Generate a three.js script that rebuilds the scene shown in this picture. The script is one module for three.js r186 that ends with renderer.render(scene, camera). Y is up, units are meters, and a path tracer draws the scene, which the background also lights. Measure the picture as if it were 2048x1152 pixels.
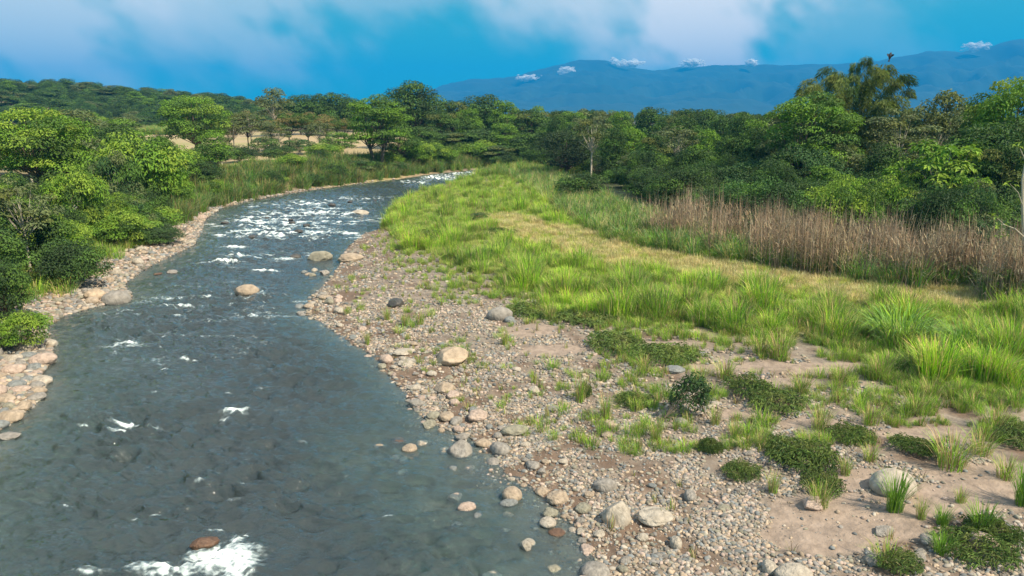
import * as THREE from 'three';
import { mergeVertices } from 'three/addons/utils/BufferGeometryUtils.js';

// ---------------------------------------------------------------- camera, sky, sun, exposure
const scene = new THREE.Scene();
const renderer = new THREE.WebGLRenderer({ antialias: true });
renderer.toneMapping = THREE.LinearToneMapping;
renderer.toneMappingExposure = 1.75;
renderer.shadowMap.enabled = true;
const camera = new THREE.PerspectiveCamera(43.0, 16 / 9, 0.1, 30000);
camera.position.set(0, 12, 0);
camera.rotation.set(-13.0 * Math.PI / 180, 0, 0);

const SUN = new THREE.Vector3(0.52, 0.74, 0.40).normalize();
const sun = new THREE.DirectionalLight(0xffefd2, 4.9);
sun.position.copy(SUN).multiplyScalar(300);
sun.target.position.set(0, 0, -60);
sun.position.add(sun.target.position);
sun.castShadow = true;
sun.shadow.mapSize.set(4096, 4096);
Object.assign(sun.shadow.camera, { left: -160, right: 160, top: 160, bottom: -160, near: 1, far: 900 });
scene.add(sun, sun.target);

const PERM = new Uint8Array(512), GX = new Float64Array(256), GY = new Float64Array(256), GZ = new Float64Array(256);
{ let a = 12345; const next = () => { a = (Math.imul(a, 1664525) + 1013904223) >>> 0; return a / 4294967296; }; const p = [...Array(256).keys()]; for (let i = 255; i > 0; i--) { const j = Math.floor(next() * (i + 1)); [p[i], p[j]] = [p[j], p[i]]; } for (let i = 0; i < 512; i++) PERM[i] = p[i & 255]; for (let i = 0; i < 256; i++) { const u = next() * 2 - 1, t = next() * 6.2832, q = Math.sqrt(1 - u * u) * 1.35; GX[i] = q * Math.cos(t); GY[i] = u * 1.35; GZ[i] = q * Math.sin(t); } }
function N(x, y, z = 0) { // gradient noise
  const i = Math.floor(x), j = Math.floor(y), k = Math.floor(z), fx = x - i, fy = y - j, fz = z - k, u = fx * fx * fx * (fx * (fx * 6 - 15) + 10), v = fy * fy * fy * (fy * (fy * 6 - 15) + 10), w = fz * fz * fz * (fz * (fz * 6 - 15) + 10);
  const X = i & 255, Y = j & 255, Z = k & 255, A = PERM[X] + Y, B = PERM[(X + 1) & 255] + Y, aa = PERM[A & 255] + Z, ab = PERM[(A + 1) & 255] + Z, ba = PERM[B & 255] + Z, bb = PERM[(B + 1) & 255] + Z;
  const g = (h, a, b, c) => { const n = PERM[h & 255]; return GX[n] * a + GY[n] * b + GZ[n] * c; };
  const l = (a, b, t) => a + (b - a) * t;
  return l(l(l(g(aa, fx, fy, fz), g(ba, fx - 1, fy, fz), u), l(g(ab, fx, fy - 1, fz), g(bb, fx - 1, fy - 1, fz), u), v), l(l(g(aa + 1, fx, fy, fz - 1), g(ba + 1, fx - 1, fy, fz - 1), u), l(g(ab + 1, fx, fy - 1, fz - 1), g(bb + 1, fx - 1, fy - 1, fz - 1), u), v), w);
}
function fbm(x, y, z = 0, oct = 4) { let s = 0, a = 0.5, n = 0; for (let i = 0; i < oct; i++) { s += a * N(x, y, z + i * 7.3); n += a; x *= 2.03; y *= 2.03; z *= 2.03; a *= 0.5; } return s / n; }
const clamp = (v, a = 0, b = 1) => Math.min(b, Math.max(a, v));
const ss = (a, b, v) => { const t = clamp((v - a) / (b - a)); return t * t * (3 - 2 * t); };
const lerp = (a, b, t) => a + (b - a) * t;
function rng(seed) { let a = seed >>> 0; return () => { a = (a + 0x6d2b79f5) | 0; let t = Math.imul(a ^ (a >>> 15), 1 | a); t = (t + Math.imul(t ^ (t >>> 7), 61 | t)) ^ t; return ((t ^ (t >>> 14)) >>> 0) / 4294967296; }; }

{ // the sky: teal-blue air with soft broken cloud all round; cloud has one colour, its cover varies
  const W = 2048, Hh = 1024, data = new Float32Array(W * Hh * 4);
  const banks = [[14.5, 7.5, 8.5, 7, 1.0], [4, 10, 8, 3.6, 0.62], [-34, 8, 10, 8, 0.72], [-19, 7, 7, 4.5, 0.5], [-9, 9.5, 5, 3, 0.3], [25, 6, 5, 4, 0.2]];
  for (let row = 0; row < Hh; row++) {
    const up = ((row + 0.5) / Hh - 0.5) * Math.PI, el = up * 180 / Math.PI, e = Math.max(0, Math.sin(up));
    for (let col = 0; col < W; col++) {
      const round = ((col + 0.5) / W - 0.5) * 2 * Math.PI, x = Math.cos(round) * Math.cos(up), z = Math.sin(round) * Math.cos(up), az = Math.atan2(x, -z) * 180 / Math.PI;
      const k = 1.6 / (e + 0.22), n = el > 0 ? fbm(x * k + 3.1, z * k - 1.7, e * 2, 5) : 0;
      let c = ss(-0.35, 0.28, n) * 0.85 * ss(5, 24, el);
      for (const [a, b, wa, wb, s] of banks) {
        let da = az - a; da -= 360 * Math.round(da / 360); if (Math.abs(da) > wa * 2.5 || Math.abs(el - b) > wb * 2.5) continue;
        const g = Math.exp(-((da / wa) ** 2) - ((el - b) / wb) ** 2), w = fbm(az * 0.2 + el * 0.11, el * 0.22, a, 5); c = 1 - (1 - c) * (1 - s * ss(0.12, 0.85, g + 1.1 * w * (0.35 + g)));
      }
      const t = Math.pow(e, 0.5), air = [lerp(0.03, 0.045, t), lerp(0.345, 0.19, t), lerp(0.32, 0.36, t)], cl = [0.67, 0.65, 0.62], o = (row * W + col) * 4;
      for (let i = 0; i < 3; i++) data[o + i] = lerp(air[i], cl[i], c);
      data[o + 3] = 1;
    }
  }
  const sky = new THREE.DataTexture(data, W, Hh, THREE.RGBAFormat, THREE.FloatType);
  sky.mapping = THREE.EquirectangularReflectionMapping; sky.magFilter = THREE.LinearFilter; sky.needsUpdate = true;
  scene.background = sky; scene.environment = sky;
}
scene.fog = new THREE.FogExp2(new THREE.Color().setRGB(0.004, 0.37, 0.95), 0.00014);

// ---------------------------------------------------------------- naming helpers
const taken = new Map();
function numbered(name) { const n = taken.get(name) ?? 0; taken.set(name, n + 1); return n ? name + '_' + String(n).padStart(3, '0') : name; }
function tag(o, label, category, group, kind) { if (label) o.userData.label = label; if (category) o.userData.category = category; if (group) o.userData.group = group; if (kind) o.userData.kind = kind; return o; }
const shade = (o) => { o.castShadow = true; o.receiveShadow = true; return o; };
function part(name, geometry, material, parent) { const m = shade(new THREE.Mesh(geometry, material)); m.name = name; parent.add(m); return m; }
function top(o, name) { o.name = numbered(name); scene.add(o); return o; }
function structure(name, geometry, material, label) { const m = top(shade(new THREE.Mesh(geometry, material)), name); return tag(m, label, undefined, undefined, 'structure'); }

// ---------------------------------------------------------------- the lie of the land (metres; x to the right bank, -z upstream)
const RIGHT_BANK = [6, 60, 4, 20, 3, 0, 2.4, -14.6, 2.4, -17.5, 2.2, -19.1, 1.6, -20.6, 0.8, -22, -0.2, -23.2, -0.7, -25, -1.8, -26.4, -3.1, -27.3, -4, -28.7, -4.9, -31, -7.3, -36.3, -9.3, -39.1, -11.6, -42.7, -13.2, -44.7, -13.9, -49.5, -14.1, -55.6, -14.6, -61.1, -15.7, -67.9, -16, -77.7, -14.6, -82.6, -16.4, -96.3, -16.9, -110.2, -14.5, -129.7, -10.4, -146.8, -5.5, -165.9, -1.7, -179.2, 6, -190, 20, -197, 60, -203, 200, -240, 700, -380];
const LEFT_BANK = [-4, 60, -9, 20, -13, 0, -15.7, -14.6, -17.5, -18.7, -19, -23.6, -20.2, -26.6, -20.4, -28.4, -20.7, -30.4, -22.8, -33.4, -23.4, -35.4, -25.2, -38.2, -27.7, -41.6, -28, -44.4, -26.7, -47.5, -26.2, -48.8, -28.9, -53, -29.9, -57.5, -30.6, -63.3, -31, -70.1, -33.8, -78.8, -37.6, -88.9, -40.3, -100.7, -39.5, -110.2, -36.8, -121.6, -32.8, -132.6, -27.6, -143.3, -23.1, -151.8, -19.2, -162.9, -13.3, -172.3, -7.9, -182.9, 0, -198, 20, -212, 60, -219, 200, -258, 700, -400];
function distTo(list, x, z) {
  let best = 1e12;
  for (let i = 0; i + 3 < list.length; i += 2) {
    const ax = list[i], az = list[i + 1], dx = list[i + 2] - ax, dz = list[i + 3] - az, t = clamp(((x - ax) * dx + (z - az) * dz) / (dx * dx + dz * dz));
    const ex = x - ax - t * dx, ez = z - az - t * dz; best = Math.min(best, ex * ex + ez * ez);
  }
  return Math.sqrt(best);
}
const OUTLINE = []; for (let i = 0; i < RIGHT_BANK.length; i += 2) OUTLINE.push([RIGHT_BANK[i], RIGHT_BANK[i + 1]]);
for (let i = LEFT_BANK.length - 2; i >= 0; i -= 2) OUTLINE.push([LEFT_BANK[i], LEFT_BANK[i + 1]]);
const OX = Float64Array.from(OUTLINE, (p) => p[0]), OZ = Float64Array.from(OUTLINE, (p) => p[1]);
function inRiver(x, z) { let c = false; for (let i = 0, j = OX.length - 1; i < OX.length; j = i++) { const ax = OX[i], az = OZ[i], bx = OX[j], bz = OZ[j]; if ((az > z) !== (bz > z) && x < (bx - ax) * (z - az) / (bz - az) + ax) c = !c; } return c; }
function lie(x, z) { const r = distTo(RIGHT_BANK, x, z), l = distTo(LEFT_BANK, x, z); return { r, l, wet: inRiver(x, z), right: r < l }; }
const PUDDLE = [-2.13, -33.15];
function heightFrom(x, z, b) {
  const near = ss(90, 30, -z);
  if (b.wet) {
    const shallow = ss(-33, -24, z), dr = b.r, dl = b.l;
    const slopeR = lerp(0.35, 0.075, shallow), slopeL = 0.16;
    return -Math.min(1.3, 0.02 + Math.min(dr * slopeR + Math.max(0, dr - 4.2) * 0.3, dl * slopeL)) + 0.06 * fbm(x * 0.9, z * 0.9, 1.5, 3);
  }
  const rough = 0.05 * fbm(x * 0.7, z * 0.7, 2.2, 4) * (1 + near);
  if (b.right) {
    let h = 1.35 * (1 - Math.exp(-b.r / 15)) + rough * ss(0, 1.5, b.r) * 1.6 + 0.16 * fbm(x * 0.12, z * 0.12, 8.1, 3) * ss(1, 8, b.r);
    h -= 0.20 * Math.exp(-(((x - PUDDLE[0]) / 1.1) ** 2 + ((z - PUDDLE[1]) / 0.9) ** 2));
    return h + 0.02;
  }
  const bw = 4 - 2.8 * ss(70, 100, -z);
  let h = 0.02 + 0.11 * Math.min(b.l, bw) + 2.6 * ss(0, 8, b.l - bw) + rough * 2 * ss(0, 3, b.l) + 0.3 * fbm(x * 0.1, z * 0.1, 3.3, 3) * ss(6, 16, b.l);
  h += 4 * ss(140, 330, -z) * ss(20, -80, x) + 21 * ss(-20, -340, x) * ss(310, 500, -z) * (1 + 0.25 * fbm(x * 0.012, z * 0.012, 5, 3));
  return h;
}
const ground = (x, z) => heightFrom(x, z, lie(x, z));

// zones of the bar: polylines in metres
const GRAVEL_EDGE = [-16.04, -86.7, -11.07, -71.49, -5.95, -59.38, -1.55, -50.43, 2.1, -45.22, 6.17, -40.31, 10.5, -37.24, 14.41, -34.98, 17.58, -31.44, 20.59, -27.63, 24.11, -23.76];
const SLENDER = [-34.4, -51.17, -31.62, -46.56];
const RUBBLE_VIEW = [-42.53, -72.15, -38.86, -65.52, -36.97, -62.05];
const FOREST_EDGE = [-1.58, -166.63, 6.63, -148.13, 11.45, -101.01, 14.69, -69.53, 16.91, -60, 20.51, -54.92, 24.56, -50.47, 28.52, -46.36, 30.8, -42.65, 34.26, -37.8];
const DRY_BAND = [-0.8, -82.91, 4.76, -64.88, 10.12, -56.78, 16.91, -50.81, 21.99, -46.3, 26.99, -43.75];
const SAND = [[9.84, -19.51, 2.2, 1.5], [8.81, -18.81, 1.6, 1.1], [13.33, -20.22, 2.6, 0.9], [15.6, -21.64, 2.2, 0.8], [10.56, -32.16, 2.4, 0.7], [11.81, -29.87, 2.2, 0.7], [14.45, -31.52, 2, 0.8], [2.19, -35.49, 1.8, 0.9], [1, -39.04, 1.6, 1.0], [2.62, -49.14, 2.2, 1.6], [9.37, -26.92, 1.3, 0.6], [11.3, -25.84, 1.2, 0.5], [15.18, -24.67, 2, 0.6], [11.26, -21.64, 1.6, 0.7], [7.79, -35.63, 2.0, 0.7]];
function sideOf(list, x, z) { // signed distance: positive on the meadow side (upstream and inland)
  let best = 1e12, s = 1;
  for (let i = 0; i + 3 < list.length; i += 2) {
    const ax = list[i], az = list[i + 1], dx = list[i + 2] - ax, dz = list[i + 3] - az, t = clamp(((x - ax) * dx + (z - az) * dz) / (dx * dx + dz * dz));
    const ex = x - ax - t * dx, ez = z - az - t * dz, d = ex * ex + ez * ez; if (d < best) { best = d; s = dx * (z - az) - dz * (x - ax) < 0 ? 1 : -1; }
  }
  return Math.sqrt(best) * s;
}
const SA = Float64Array.from(SAND.flat());
const sandAt = (x, z) => { let s = -9; for (let i = 0; i < SA.length; i += 4) { const u = (x - SA[i]) / SA[i + 2], v = (z - SA[i + 1]) / SA[i + 3]; s = Math.max(s, 1.25 - (u * u + v * v)); } return s < -0.6 ? 0 : ss(0, 0.35, s + 0.5 * fbm(x * 0.9, z * 0.9, 6, 3)); };

// landmarks that labels refer to
const LANDMARKS = [['muddy puddle', -2.13, -33.15], ['lone midstream boulder', -18.67, -50.1], ['foaming red-brown rock', -8.79, -18.78], ['grey wedge-shaped boulder', -1.92, -24.95], ['lichen-dark rock', -16.86, -63.1], ['grey domed boulder', -26.51, -47.51], ['grey oval boulder', -0.71, -41.5], ['three-cornered boulder', 3.16, -20.05], ['big whitish boulder', 11.88, -20.79], ['smooth white boulder', 7.3, -16.78], ['dark leafy shrub', 6.89, -27.06], ['broadleaf tree', -53.18, -83.51], ['layered tree', -28.08, -155.42], ['slender tree', -34.4, -51.17], ['almost black tree', 10.73, -146.58], ['parasol tree', 30.04, -92.61], ['bamboo', 83.52, -180.17], ['bare sapling', 32.22, -44.63], ['arching grass clump', 18.93, -34.07], ['sand flat', 9.66, -19.12], ['brown brush', 17.68, -137.13], ['tan field', -79.16, -224.93], ['square-edged boulder', -20.64, -28.97], ['rounded bright bush', -41.94, -82.69], ['egg-shaped boulder', 2.25, -17.55], ['round shrub', -3.82, -82.95], ['purplish boulder', 9.13, -20.11], ['pale square stone', 0.96, -30.06], ['glossy bush', 9.87, -102.52], ['far rapids', -10.38, -162.92], ['round tree', -72.85, -171.71]];
const nearMark = (x, z) => { let best, d = 1e9; for (const [n, a, b] of LANDMARKS) { const q = Math.hypot(a - x, b - z); if (q < d) { d = q; best = n; } } return best; };
// ---------------------------------------------------------------- textures shared by many surfaces
function hash2(i, j, s) { let h = Math.imul(i, 374761393) + Math.imul(j, 668265263) + Math.imul(s, 2246822519); h = Math.imul(h ^ (h >>> 13), 1274126177); return ((h ^ (h >>> 16)) >>> 0) / 4294967296; }
function pnoise(x, y, P, Q, s) { const i = Math.floor(x), j = Math.floor(y), fx = x - i, fy = y - j, u = fx * fx * (3 - 2 * fx), v = fy * fy * (3 - 2 * fy), m = (a, p) => ((a % p) + p) % p, h = (a, b) => hash2(m(a, P), m(b, Q), s); return lerp(lerp(h(i, j), h(i + 1, j), u), lerp(h(i, j + 1), h(i + 1, j + 1), u), v); }
function tile(size, fn, srgb) {
  const d = new Uint8Array(size * size * 4);
  for (let y = 0; y < size; y++) for (let x = 0; x < size; x++) { const c = fn(x / size, y / size), o = (y * size + x) * 4; d[o] = clamp(c[0]) * 255; d[o + 1] = clamp(c[1]) * 255; d[o + 2] = clamp(c[2]) * 255; d[o + 3] = 255; }
  const t = new THREE.DataTexture(d, size, size); t.wrapS = t.wrapT = THREE.RepeatWrapping; t.magFilter = THREE.LinearFilter; t.minFilter = THREE.LinearMipmapLinearFilter; t.generateMipmaps = true; if (srgb) t.colorSpace = THREE.SRGBColorSpace; t.needsUpdate = true; return t;
}
const grit = tile(512, (u, v) => { let n = 0, a = 0.5; for (let k = 0, f = 8; k < 6; k++, f *= 2, a *= 0.62) n += a * (pnoise(u * f, v * f, f, f, k + 1) - 0.5); const g = 0.86 + n * 0.62; return [g, g * 0.99, g * 0.97]; }, false);
const gritRelief = tile(512, (u, v) => { let n = 0.5, a = 0.5; for (let k = 0, f = 16; k < 5; k++, f *= 2, a *= 0.6) n += a * (pnoise(u * f, v * f, f, f, k + 31) - 0.5); return [n, n, n]; }, false);
grit.repeat.set(1 / 2.3, 1 / 2.3); gritRelief.repeat.set(1 / 1.7, 1 / 1.7);

// ---------------------------------------------------------------- ground
const axis = (from, to, step) => { const a = [from]; let v = from; while (v < to) { v += step(v); a.push(Math.min(v, to)); } return a; };
{
  const inner = axis(-70, 75, (x) => (x < -34 || x > 34 ? 0.6 : x < -24 || x > 20 ? 0.3 : 0.18)), outer = []; for (let d = 1.2, p = 0; p < 9000; d *= 1.13) { p += d; outer.push(p); }
  const X = [...outer.map((d) => -70 - d).reverse(), ...inner, ...outer.map((d) => 75 + d)];
  const near = axis(0, 130, (d) => (d < 14 ? 1.5 : 0.16 + Math.max(0, d - 24) * 0.011)), farOut = []; for (let d = 1.4, p = 130; p < 9500; d *= 1.045) { p += d; farOut.push(p); }
  const Z = [-60, -40, -25, -12, -5, ...near, ...farOut].map((d) => -d);
  const nx = X.length, nz = Z.length, pos = new Float32Array(nx * nz * 3), col = new Float32Array(nx * nz * 3), uv = new Float32Array(nx * nz * 2), idx = [];
  const mix = (a, b, t) => [lerp(a[0], b[0], t), lerp(a[1], b[1], t), lerp(a[2], b[2], t)];
  for (let j = 0, k = 0; j < nz; j++) for (let i = 0; i < nx; i++, k++) {
    const x = X[i], z = Z[j], b = lie(x, z), h = heightFrom(x, z, b), n = fbm(x * 0.35, z * 0.35, 9, 4), n2 = fbm(x * 1.7, z * 1.7, 4, 3);
    let c;
    if (b.wet) {
      c = mix([0.19, 0.14, 0.10], [0.30, 0.22, 0.155], clamp(0.5 + n2 * 1.8)); c = mix(c, [0.13, 0.135, 0.08], ss(0.0, 0.3, n));
    } else if (b.right) {
      const g = sideOf(GRAVEL_EDGE, x, z) + n * 2.2, dry = distTo(DRY_BAND, x, z);
      c = mix([0.21, 0.175, 0.145], [0.29, 0.245, 0.205], clamp(0.5 + n2 * 1.6));
      c = mix(c, [0.15, 0.098, 0.068], clamp(ss(0.02, 0.32, fbm(x * 0.5, z * 0.5, 13, 4) + 0.22 * ss(6, 0, b.r)) * 0.9));
      c = mix(c, [0.32, 0.25, 0.205], sandAt(x, z));
      let meadow = mix([0.12, 0.135, 0.045], [0.25, 0.22, 0.12], ss(-0.2, 0.35, n));
      meadow = mix(meadow, [0.40, 0.345, 0.18], ss(5.5, 2, dry + n * 5));
      c = mix(c, [0.30, 0.235, 0.19], ss(-9, -2, g) * ss(-0.1, 0.25, fbm(x * 0.3, z * 0.6, 27, 3)) * ss(2, 5, x)); c = mix(c, meadow, ss(-0.8, 1.6, g));
    } else {
      const bw = 4 - 2.8 * ss(70, 100, -z);
      c = mix([0.26, 0.21, 0.17], [0.18, 0.125, 0.085], ss(-0.1, 0.3, n));
      const bank = mix([0.13, 0.125, 0.055], [0.26, 0.2, 0.115], ss(-0.1, 0.3, n2));
      c = mix(c, bank, ss(-0.8, 1.2, b.l - bw + n * 3));
      const field = ss(120, 150, -z + n * 18) * ss(330, 300, -z) * ss(-12, -26, x + n * 10);
      c = mix(c, mix([0.43, 0.33, 0.2], [0.33, 0.3, 0.13], ss(-0.2, 0.4, fbm(x * 0.05, z * 0.05, 3, 3))), field);
      c = mix(c, [0.42, 0.22, 0.12], ss(14, 5, Math.hypot(x + 268, (z + 392) * 0.5)));
    }
    pos.set([x, h, z], k * 3); col.set(c, k * 3); uv.set([x, -z], k * 2);
    if (i < nx - 1 && j < nz - 1) idx.push(k, k + 1, k + nx, k + 1, k + nx + 1, k + nx);
  }
  const g = new THREE.BufferGeometry(); g.setAttribute('position', new THREE.BufferAttribute(pos, 3)); g.setAttribute('color', new THREE.BufferAttribute(col, 3)); g.setAttribute('uv', new THREE.BufferAttribute(uv, 2)); g.setIndex(idx); g.computeVertexNormals();
  structure('ground', g, new THREE.MeshStandardMaterial({ name: 'earth', vertexColors: true, map: grit, bumpMap: gritRelief, bumpScale: 0.03, roughness: 0.95 }), 'sandy gravel bar, banks, meadow and river bed');
}

// ---------------------------------------------------------------- mountains
{
  const ridge = [[-60, 0.6], [-30, 0.9], [-12, 1.2], [-6.5, 2.0], [-4.9, 2.6], [-2.9, 3.0], [-0.5, 3.05], [1.4, 3.5], [3.4, 4.0], [5.3, 4.4], [6.9, 4.3], [8.4, 3.8], [10.7, 3.6], [13, 3.8], [15.2, 3.85], [17.6, 3.8], [20.6, 3.8], [23, 3.75], [25, 3.8], [26.7, 4.1], [28.9, 4.4], [30.4, 4.3], [31.8, 4.5], [33.3, 4.9], [35, 4.7], [38, 4.6], [45, 4.2], [60, 3.6]];
  const prof = (a) => { for (let i = 0; i + 1 < ridge.length; i++) if (a <= ridge[i + 1][0]) { const t = ss(0, 1, (a - ridge[i][0]) / (ridge[i + 1][0] - ridge[i][0])); return lerp(ridge[i][1], ridge[i + 1][1], (t + (a - ridge[i][0]) / (ridge[i + 1][0] - ridge[i][0])) / 2); } return 3; };
  const na = 420, nd = 70, pos = [], idx = [], col = [];
  for (let j = 0; j <= nd; j++) for (let i = 0; i <= na; i++) {
    const a = lerp(-55, 58, i / na), t = j / nd, d = lerp(5200, 10800, t), x = Math.sin(a * Math.PI / 180) * d, z = -Math.cos(a * Math.PI / 180) * d;
    const crest = 9000 * Math.tan(prof(a) * Math.PI / 180) + 12, s = t < 0.68 ? Math.pow(t / 0.68, 1.25) : 1 - 0.5 * ((t - 0.68) / 0.32);
    const spur = 1 - Math.abs(fbm(x / 620, z / 620, 2, 5)) * 1.7, y = crest * s * (1 - 0.85 * Math.sin(Math.PI * Math.min(1, t / 0.68)) * (1 - spur)) + (t > 0.6 && t < 0.76 ? 26 * fbm(x / 160, z / 160, 6, 3) : 0) + 14 * fbm(x / 120, z / 120, 1, 3) - (t < 0.02 ? 20 : 0);
    pos.push(x, y, z); const g = 0.5 + fbm(x / 500, z / 500, 11, 4); col.push(lerp(0.012, 0.03, g), lerp(0.03, 0.055, g), lerp(0.02, 0.03, g));
    if (i < na && j < nd) { const k = j * (na + 1) + i; idx.push(k, k + 1, k + na + 1, k + 1, k + na + 2, k + na + 1); }
  }
  const g = new THREE.BufferGeometry(); g.setAttribute('position', new THREE.Float32BufferAttribute(pos, 3)); g.setAttribute('color', new THREE.Float32BufferAttribute(col, 3)); g.setIndex(idx); g.computeVertexNormals();
  structure('mountains', g, new THREE.MeshStandardMaterial({ name: 'forested_slope', vertexColors: true, roughness: 1 }), 'long blue forested mountain range on the horizon');
}

// ---------------------------------------------------------------- river water
const xAt = (list, z, pick) => { let best; for (let i = 0; i + 3 < list.length; i += 2) { const a = list[i + 1], b = list[i + 3]; if ((a >= z && b <= z) || (a <= z && b >= z)) { const x = lerp(list[i], list[i + 2], a === b ? 0 : (z - a) / (b - a)); best = best === undefined ? x : pick(best, x); } } return best; };
const FOAM = [ // x, z, half length across, half width along the flow, strength
  [-8.09, -18.19, 1.25, 0.9, 1.35], [-9.46, -17.68, 1.4, 0.4, 1.2], [-7.43, -17.73, 0.7, 0.8, 1.2], [-11.4, -17.5, 0.8, 0.2, 0.9], [-15.64, -27.55, 0.75, 0.16, 1.15], [-15.39, -26.87, 0.9, 0.34, 0.9], [-11.57, -28.58, 0.8, 0.3, 1.2], [-11.79, -28.05, 0.4, 0.4, 0.8], [-20.47, -43.48, 0.55, 0.2, 1.2],
  [-19.37, -34.08, 0.5, 0.2, 0.7], [-16.17, -30.73, 0.8, 0.14, 0.6], [-17.04, -34.08, 0.3, 0.14, 1.0], [-16.73, -35.61, 0.4, 0.2, 0.9], [-18.31, -26.03, 0.35, 0.12, 0.9], [-19.98, -57.91, 1.6, 0.4, 1.35], [-19.86, -62.87, 1.5, 0.8, 1.2], [-18.12, -64.54, 0.8, 0.3, 1.1], [-26.6, -69.26, 2.2, 0.7, 1.3], [-11.46, -31.35, 0.4, 0.2, 0.5], [-15.19, -35.61, 0.3, 0.12, 0.7], [-14.15, -26.96, 0.6, 0.2, 0.6], [-20.29, -47.65, 0.5, 0.2, 0.7], [-14.28, -26.03, 0.4, 0.3, 0.5], [-10.11, -23.2, 0.3, 0.1, 0.6], [-9.4, -24.15, 0.3, 0.1, 0.5], [-7.97, -18.8, 0.3, 0.9, 0.9], [-7.86, -19.32, 0.25, 0.3, 0.8], [-8.67, -19.51, 0.5, 0.1, 0.7],
];
const RAPIDS = [[-24.9, -77.74, 10, 5, 1.15], [-28.45, -85.42, 10, 6, 1.1], [-27.26, -93.71, 10, 10, 0.95], [-18.3, -77.04, 6, 3, 1.1], [-21.71, -86.7, 7, 6, 0.8], [-14.57, -154.46, 6, 9, 1.25], [-10.38, -162.92, 7, 9, 1.25], [-18.88, -143.28, 4, 6, 0.9], [-30.53, -77.04, 4, 4, 0.9], [-29.01, -104.96, 12, 9, 0.7], [-23.18, -111.63, 7, 9, 0.7], [-16.13, -88.92, 4, 7, 0.75], [-23.34, -64.05, 7, 5, 0.62], [-21.26, -48.34, 6, 6, 0.5], [-18.38, -38.16, 6, 5, 0.46], [-14.98, -45.66, 6, 6, 0.44]];
{ const r = rng(19); for (let k = 0; k < 55; k++) { const z = -18 - 40 * r(), x = lerp(xAt(LEFT_BANK, z, Math.min) + 2, xAt(RIGHT_BANK, z, Math.max) - 4.5, r()); FOAM.push([x, z, 0.12 + 0.3 * r(), 0.04 + 0.08 * r(), 0.4 + 0.35 * r()]); } }
const FO = Float64Array.from(FOAM.flat()), RA = Float64Array.from(RAPIDS.flat());
function foamAt(x, z) {
  let f = -0.55, calm = 0;
  for (let i = 0; i < FO.length; i += 5) { const v = (z - FO[i + 1]) / FO[i + 3]; if (v * v > 3) continue; const u = (x - FO[i]) / FO[i + 2], q = u * u + v * v; if (q < 3) f = Math.max(f, FO[i + 4] * (1.1 - Math.sqrt(q) * 0.95)); }
  for (let i = 0; i < RA.length; i += 5) { const v = (z - RA[i + 1]) / RA[i + 3]; if (v * v > 4) continue; const u = (x - RA[i]) / RA[i + 2], q = u * u + v * v; if (q < 4) calm = Math.max(calm, Math.exp(-q) * RA[i + 4]); }
  if (calm > 0.08) f = Math.max(f, calm * (0.25 + (fbm(x * 0.26, z * 0.95, 3, 3) * 1.7 + 0.06 + fbm(x * 0.9, z * 2.2, 8, 3) * 0.9) * 2.1) - 0.06);
  return f; // 0..1 white where positive
}
const chop = (x, z) => { // surface height of the running water
  const wx = x + 0.5 * fbm(x * 0.5, z * 0.5, 7, 2), wz = z + 0.5 * fbm(x * 0.5, z * 0.5, 17, 2);
  const a = 1 - Math.abs(fbm(wx * 0.62, wz * 1.0, 1, 2)) * 2, b = 1 - Math.abs(fbm(wx * 1.35, wz * 1.9, 5, 2)) * 2;
  return (0.65 + 0.9 * ss(-0.3, 0.35, fbm(x * 0.13, z * 0.1, 51, 2))) * (0.3 * (a - 0.6) + 0.17 * (b - 0.6)) + 0.2 * fbm(x * 0.2, z * 0.34, 2, 2);
};
function foamTexture(x0, z0, w, d, W, Hh, clear, body, foam) {
  const c = new Uint8Array(W * Hh * 4), t = new Uint8Array(W * Hh * 4);
  for (let j = 0; j < Hh; j++) for (let i = 0; i < W; i++) {
    const x = x0 + (i + 0.5) / W * w, z = z0 - (j + 0.5) / Hh * d, o = (j * W + i) * 4;
    let f = foamAt(x, z), m = 0;
    if (f > -0.25) { // lace: threads and bubbles break the foam up
      const l = 1 - Math.abs(fbm(x * 2.1 + 2 * fbm(x * 0.8, z * 0.8, 3, 2), z * 3.4, 12, 4)) * 3.2, g = fbm(x * 5.5, z * 7, 21, 3);
      m = Math.pow(ss(0.0, 1.0, f + 0.5 * l - 0.5 + g * 0.6), 1.5);
    }
    const n = 1.0 + 0.08 * N(x * 0.3, z * 0.5, 31);
    for (let k = 0; k < 3; k++) c[o + k] = clamp(lerp(body[k] * n, foam[k], m)) * 255;
    t[o] = t[o + 1] = t[o + 2] = lerp(clear, 0, m) * 255; c[o + 3] = t[o + 3] = 255;
  }
  return [c, t].map((data, k) => { const q = new THREE.DataTexture(data, W, Hh); q.magFilter = THREE.LinearFilter; q.minFilter = THREE.LinearMipmapLinearFilter; q.generateMipmaps = true; q.wrapS = q.wrapT = THREE.ClampToEdgeWrapping; q.repeat.set(1 / w, 1 / d); q.offset.set(-x0 / w, z0 / d); if (!k) q.colorSpace = THREE.SRGBColorSpace; q.needsUpdate = true; return q; });
}
const ripples = tile(1024, (u, v) => { let s = 0, a = 1, n = 0; for (let k = 0, f = 10; k < 5; k++, f *= 2, a *= 0.58) { const q = pnoise(u * f * 0.8, v * f * 1.2, f * 0.8, f * 1.2, 50 + k); s += a * (0.35 * (1 - Math.abs(q * 2 - 1)) + 0.65 * pnoise(u * f * 0.8, v * f * 1.2, f * 0.8, f * 1.2, 70 + k)); n += a; } s /= n; return [s, s, s]; }, false);
ripples.repeat.set(1 / 5, 1 / 5);
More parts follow.
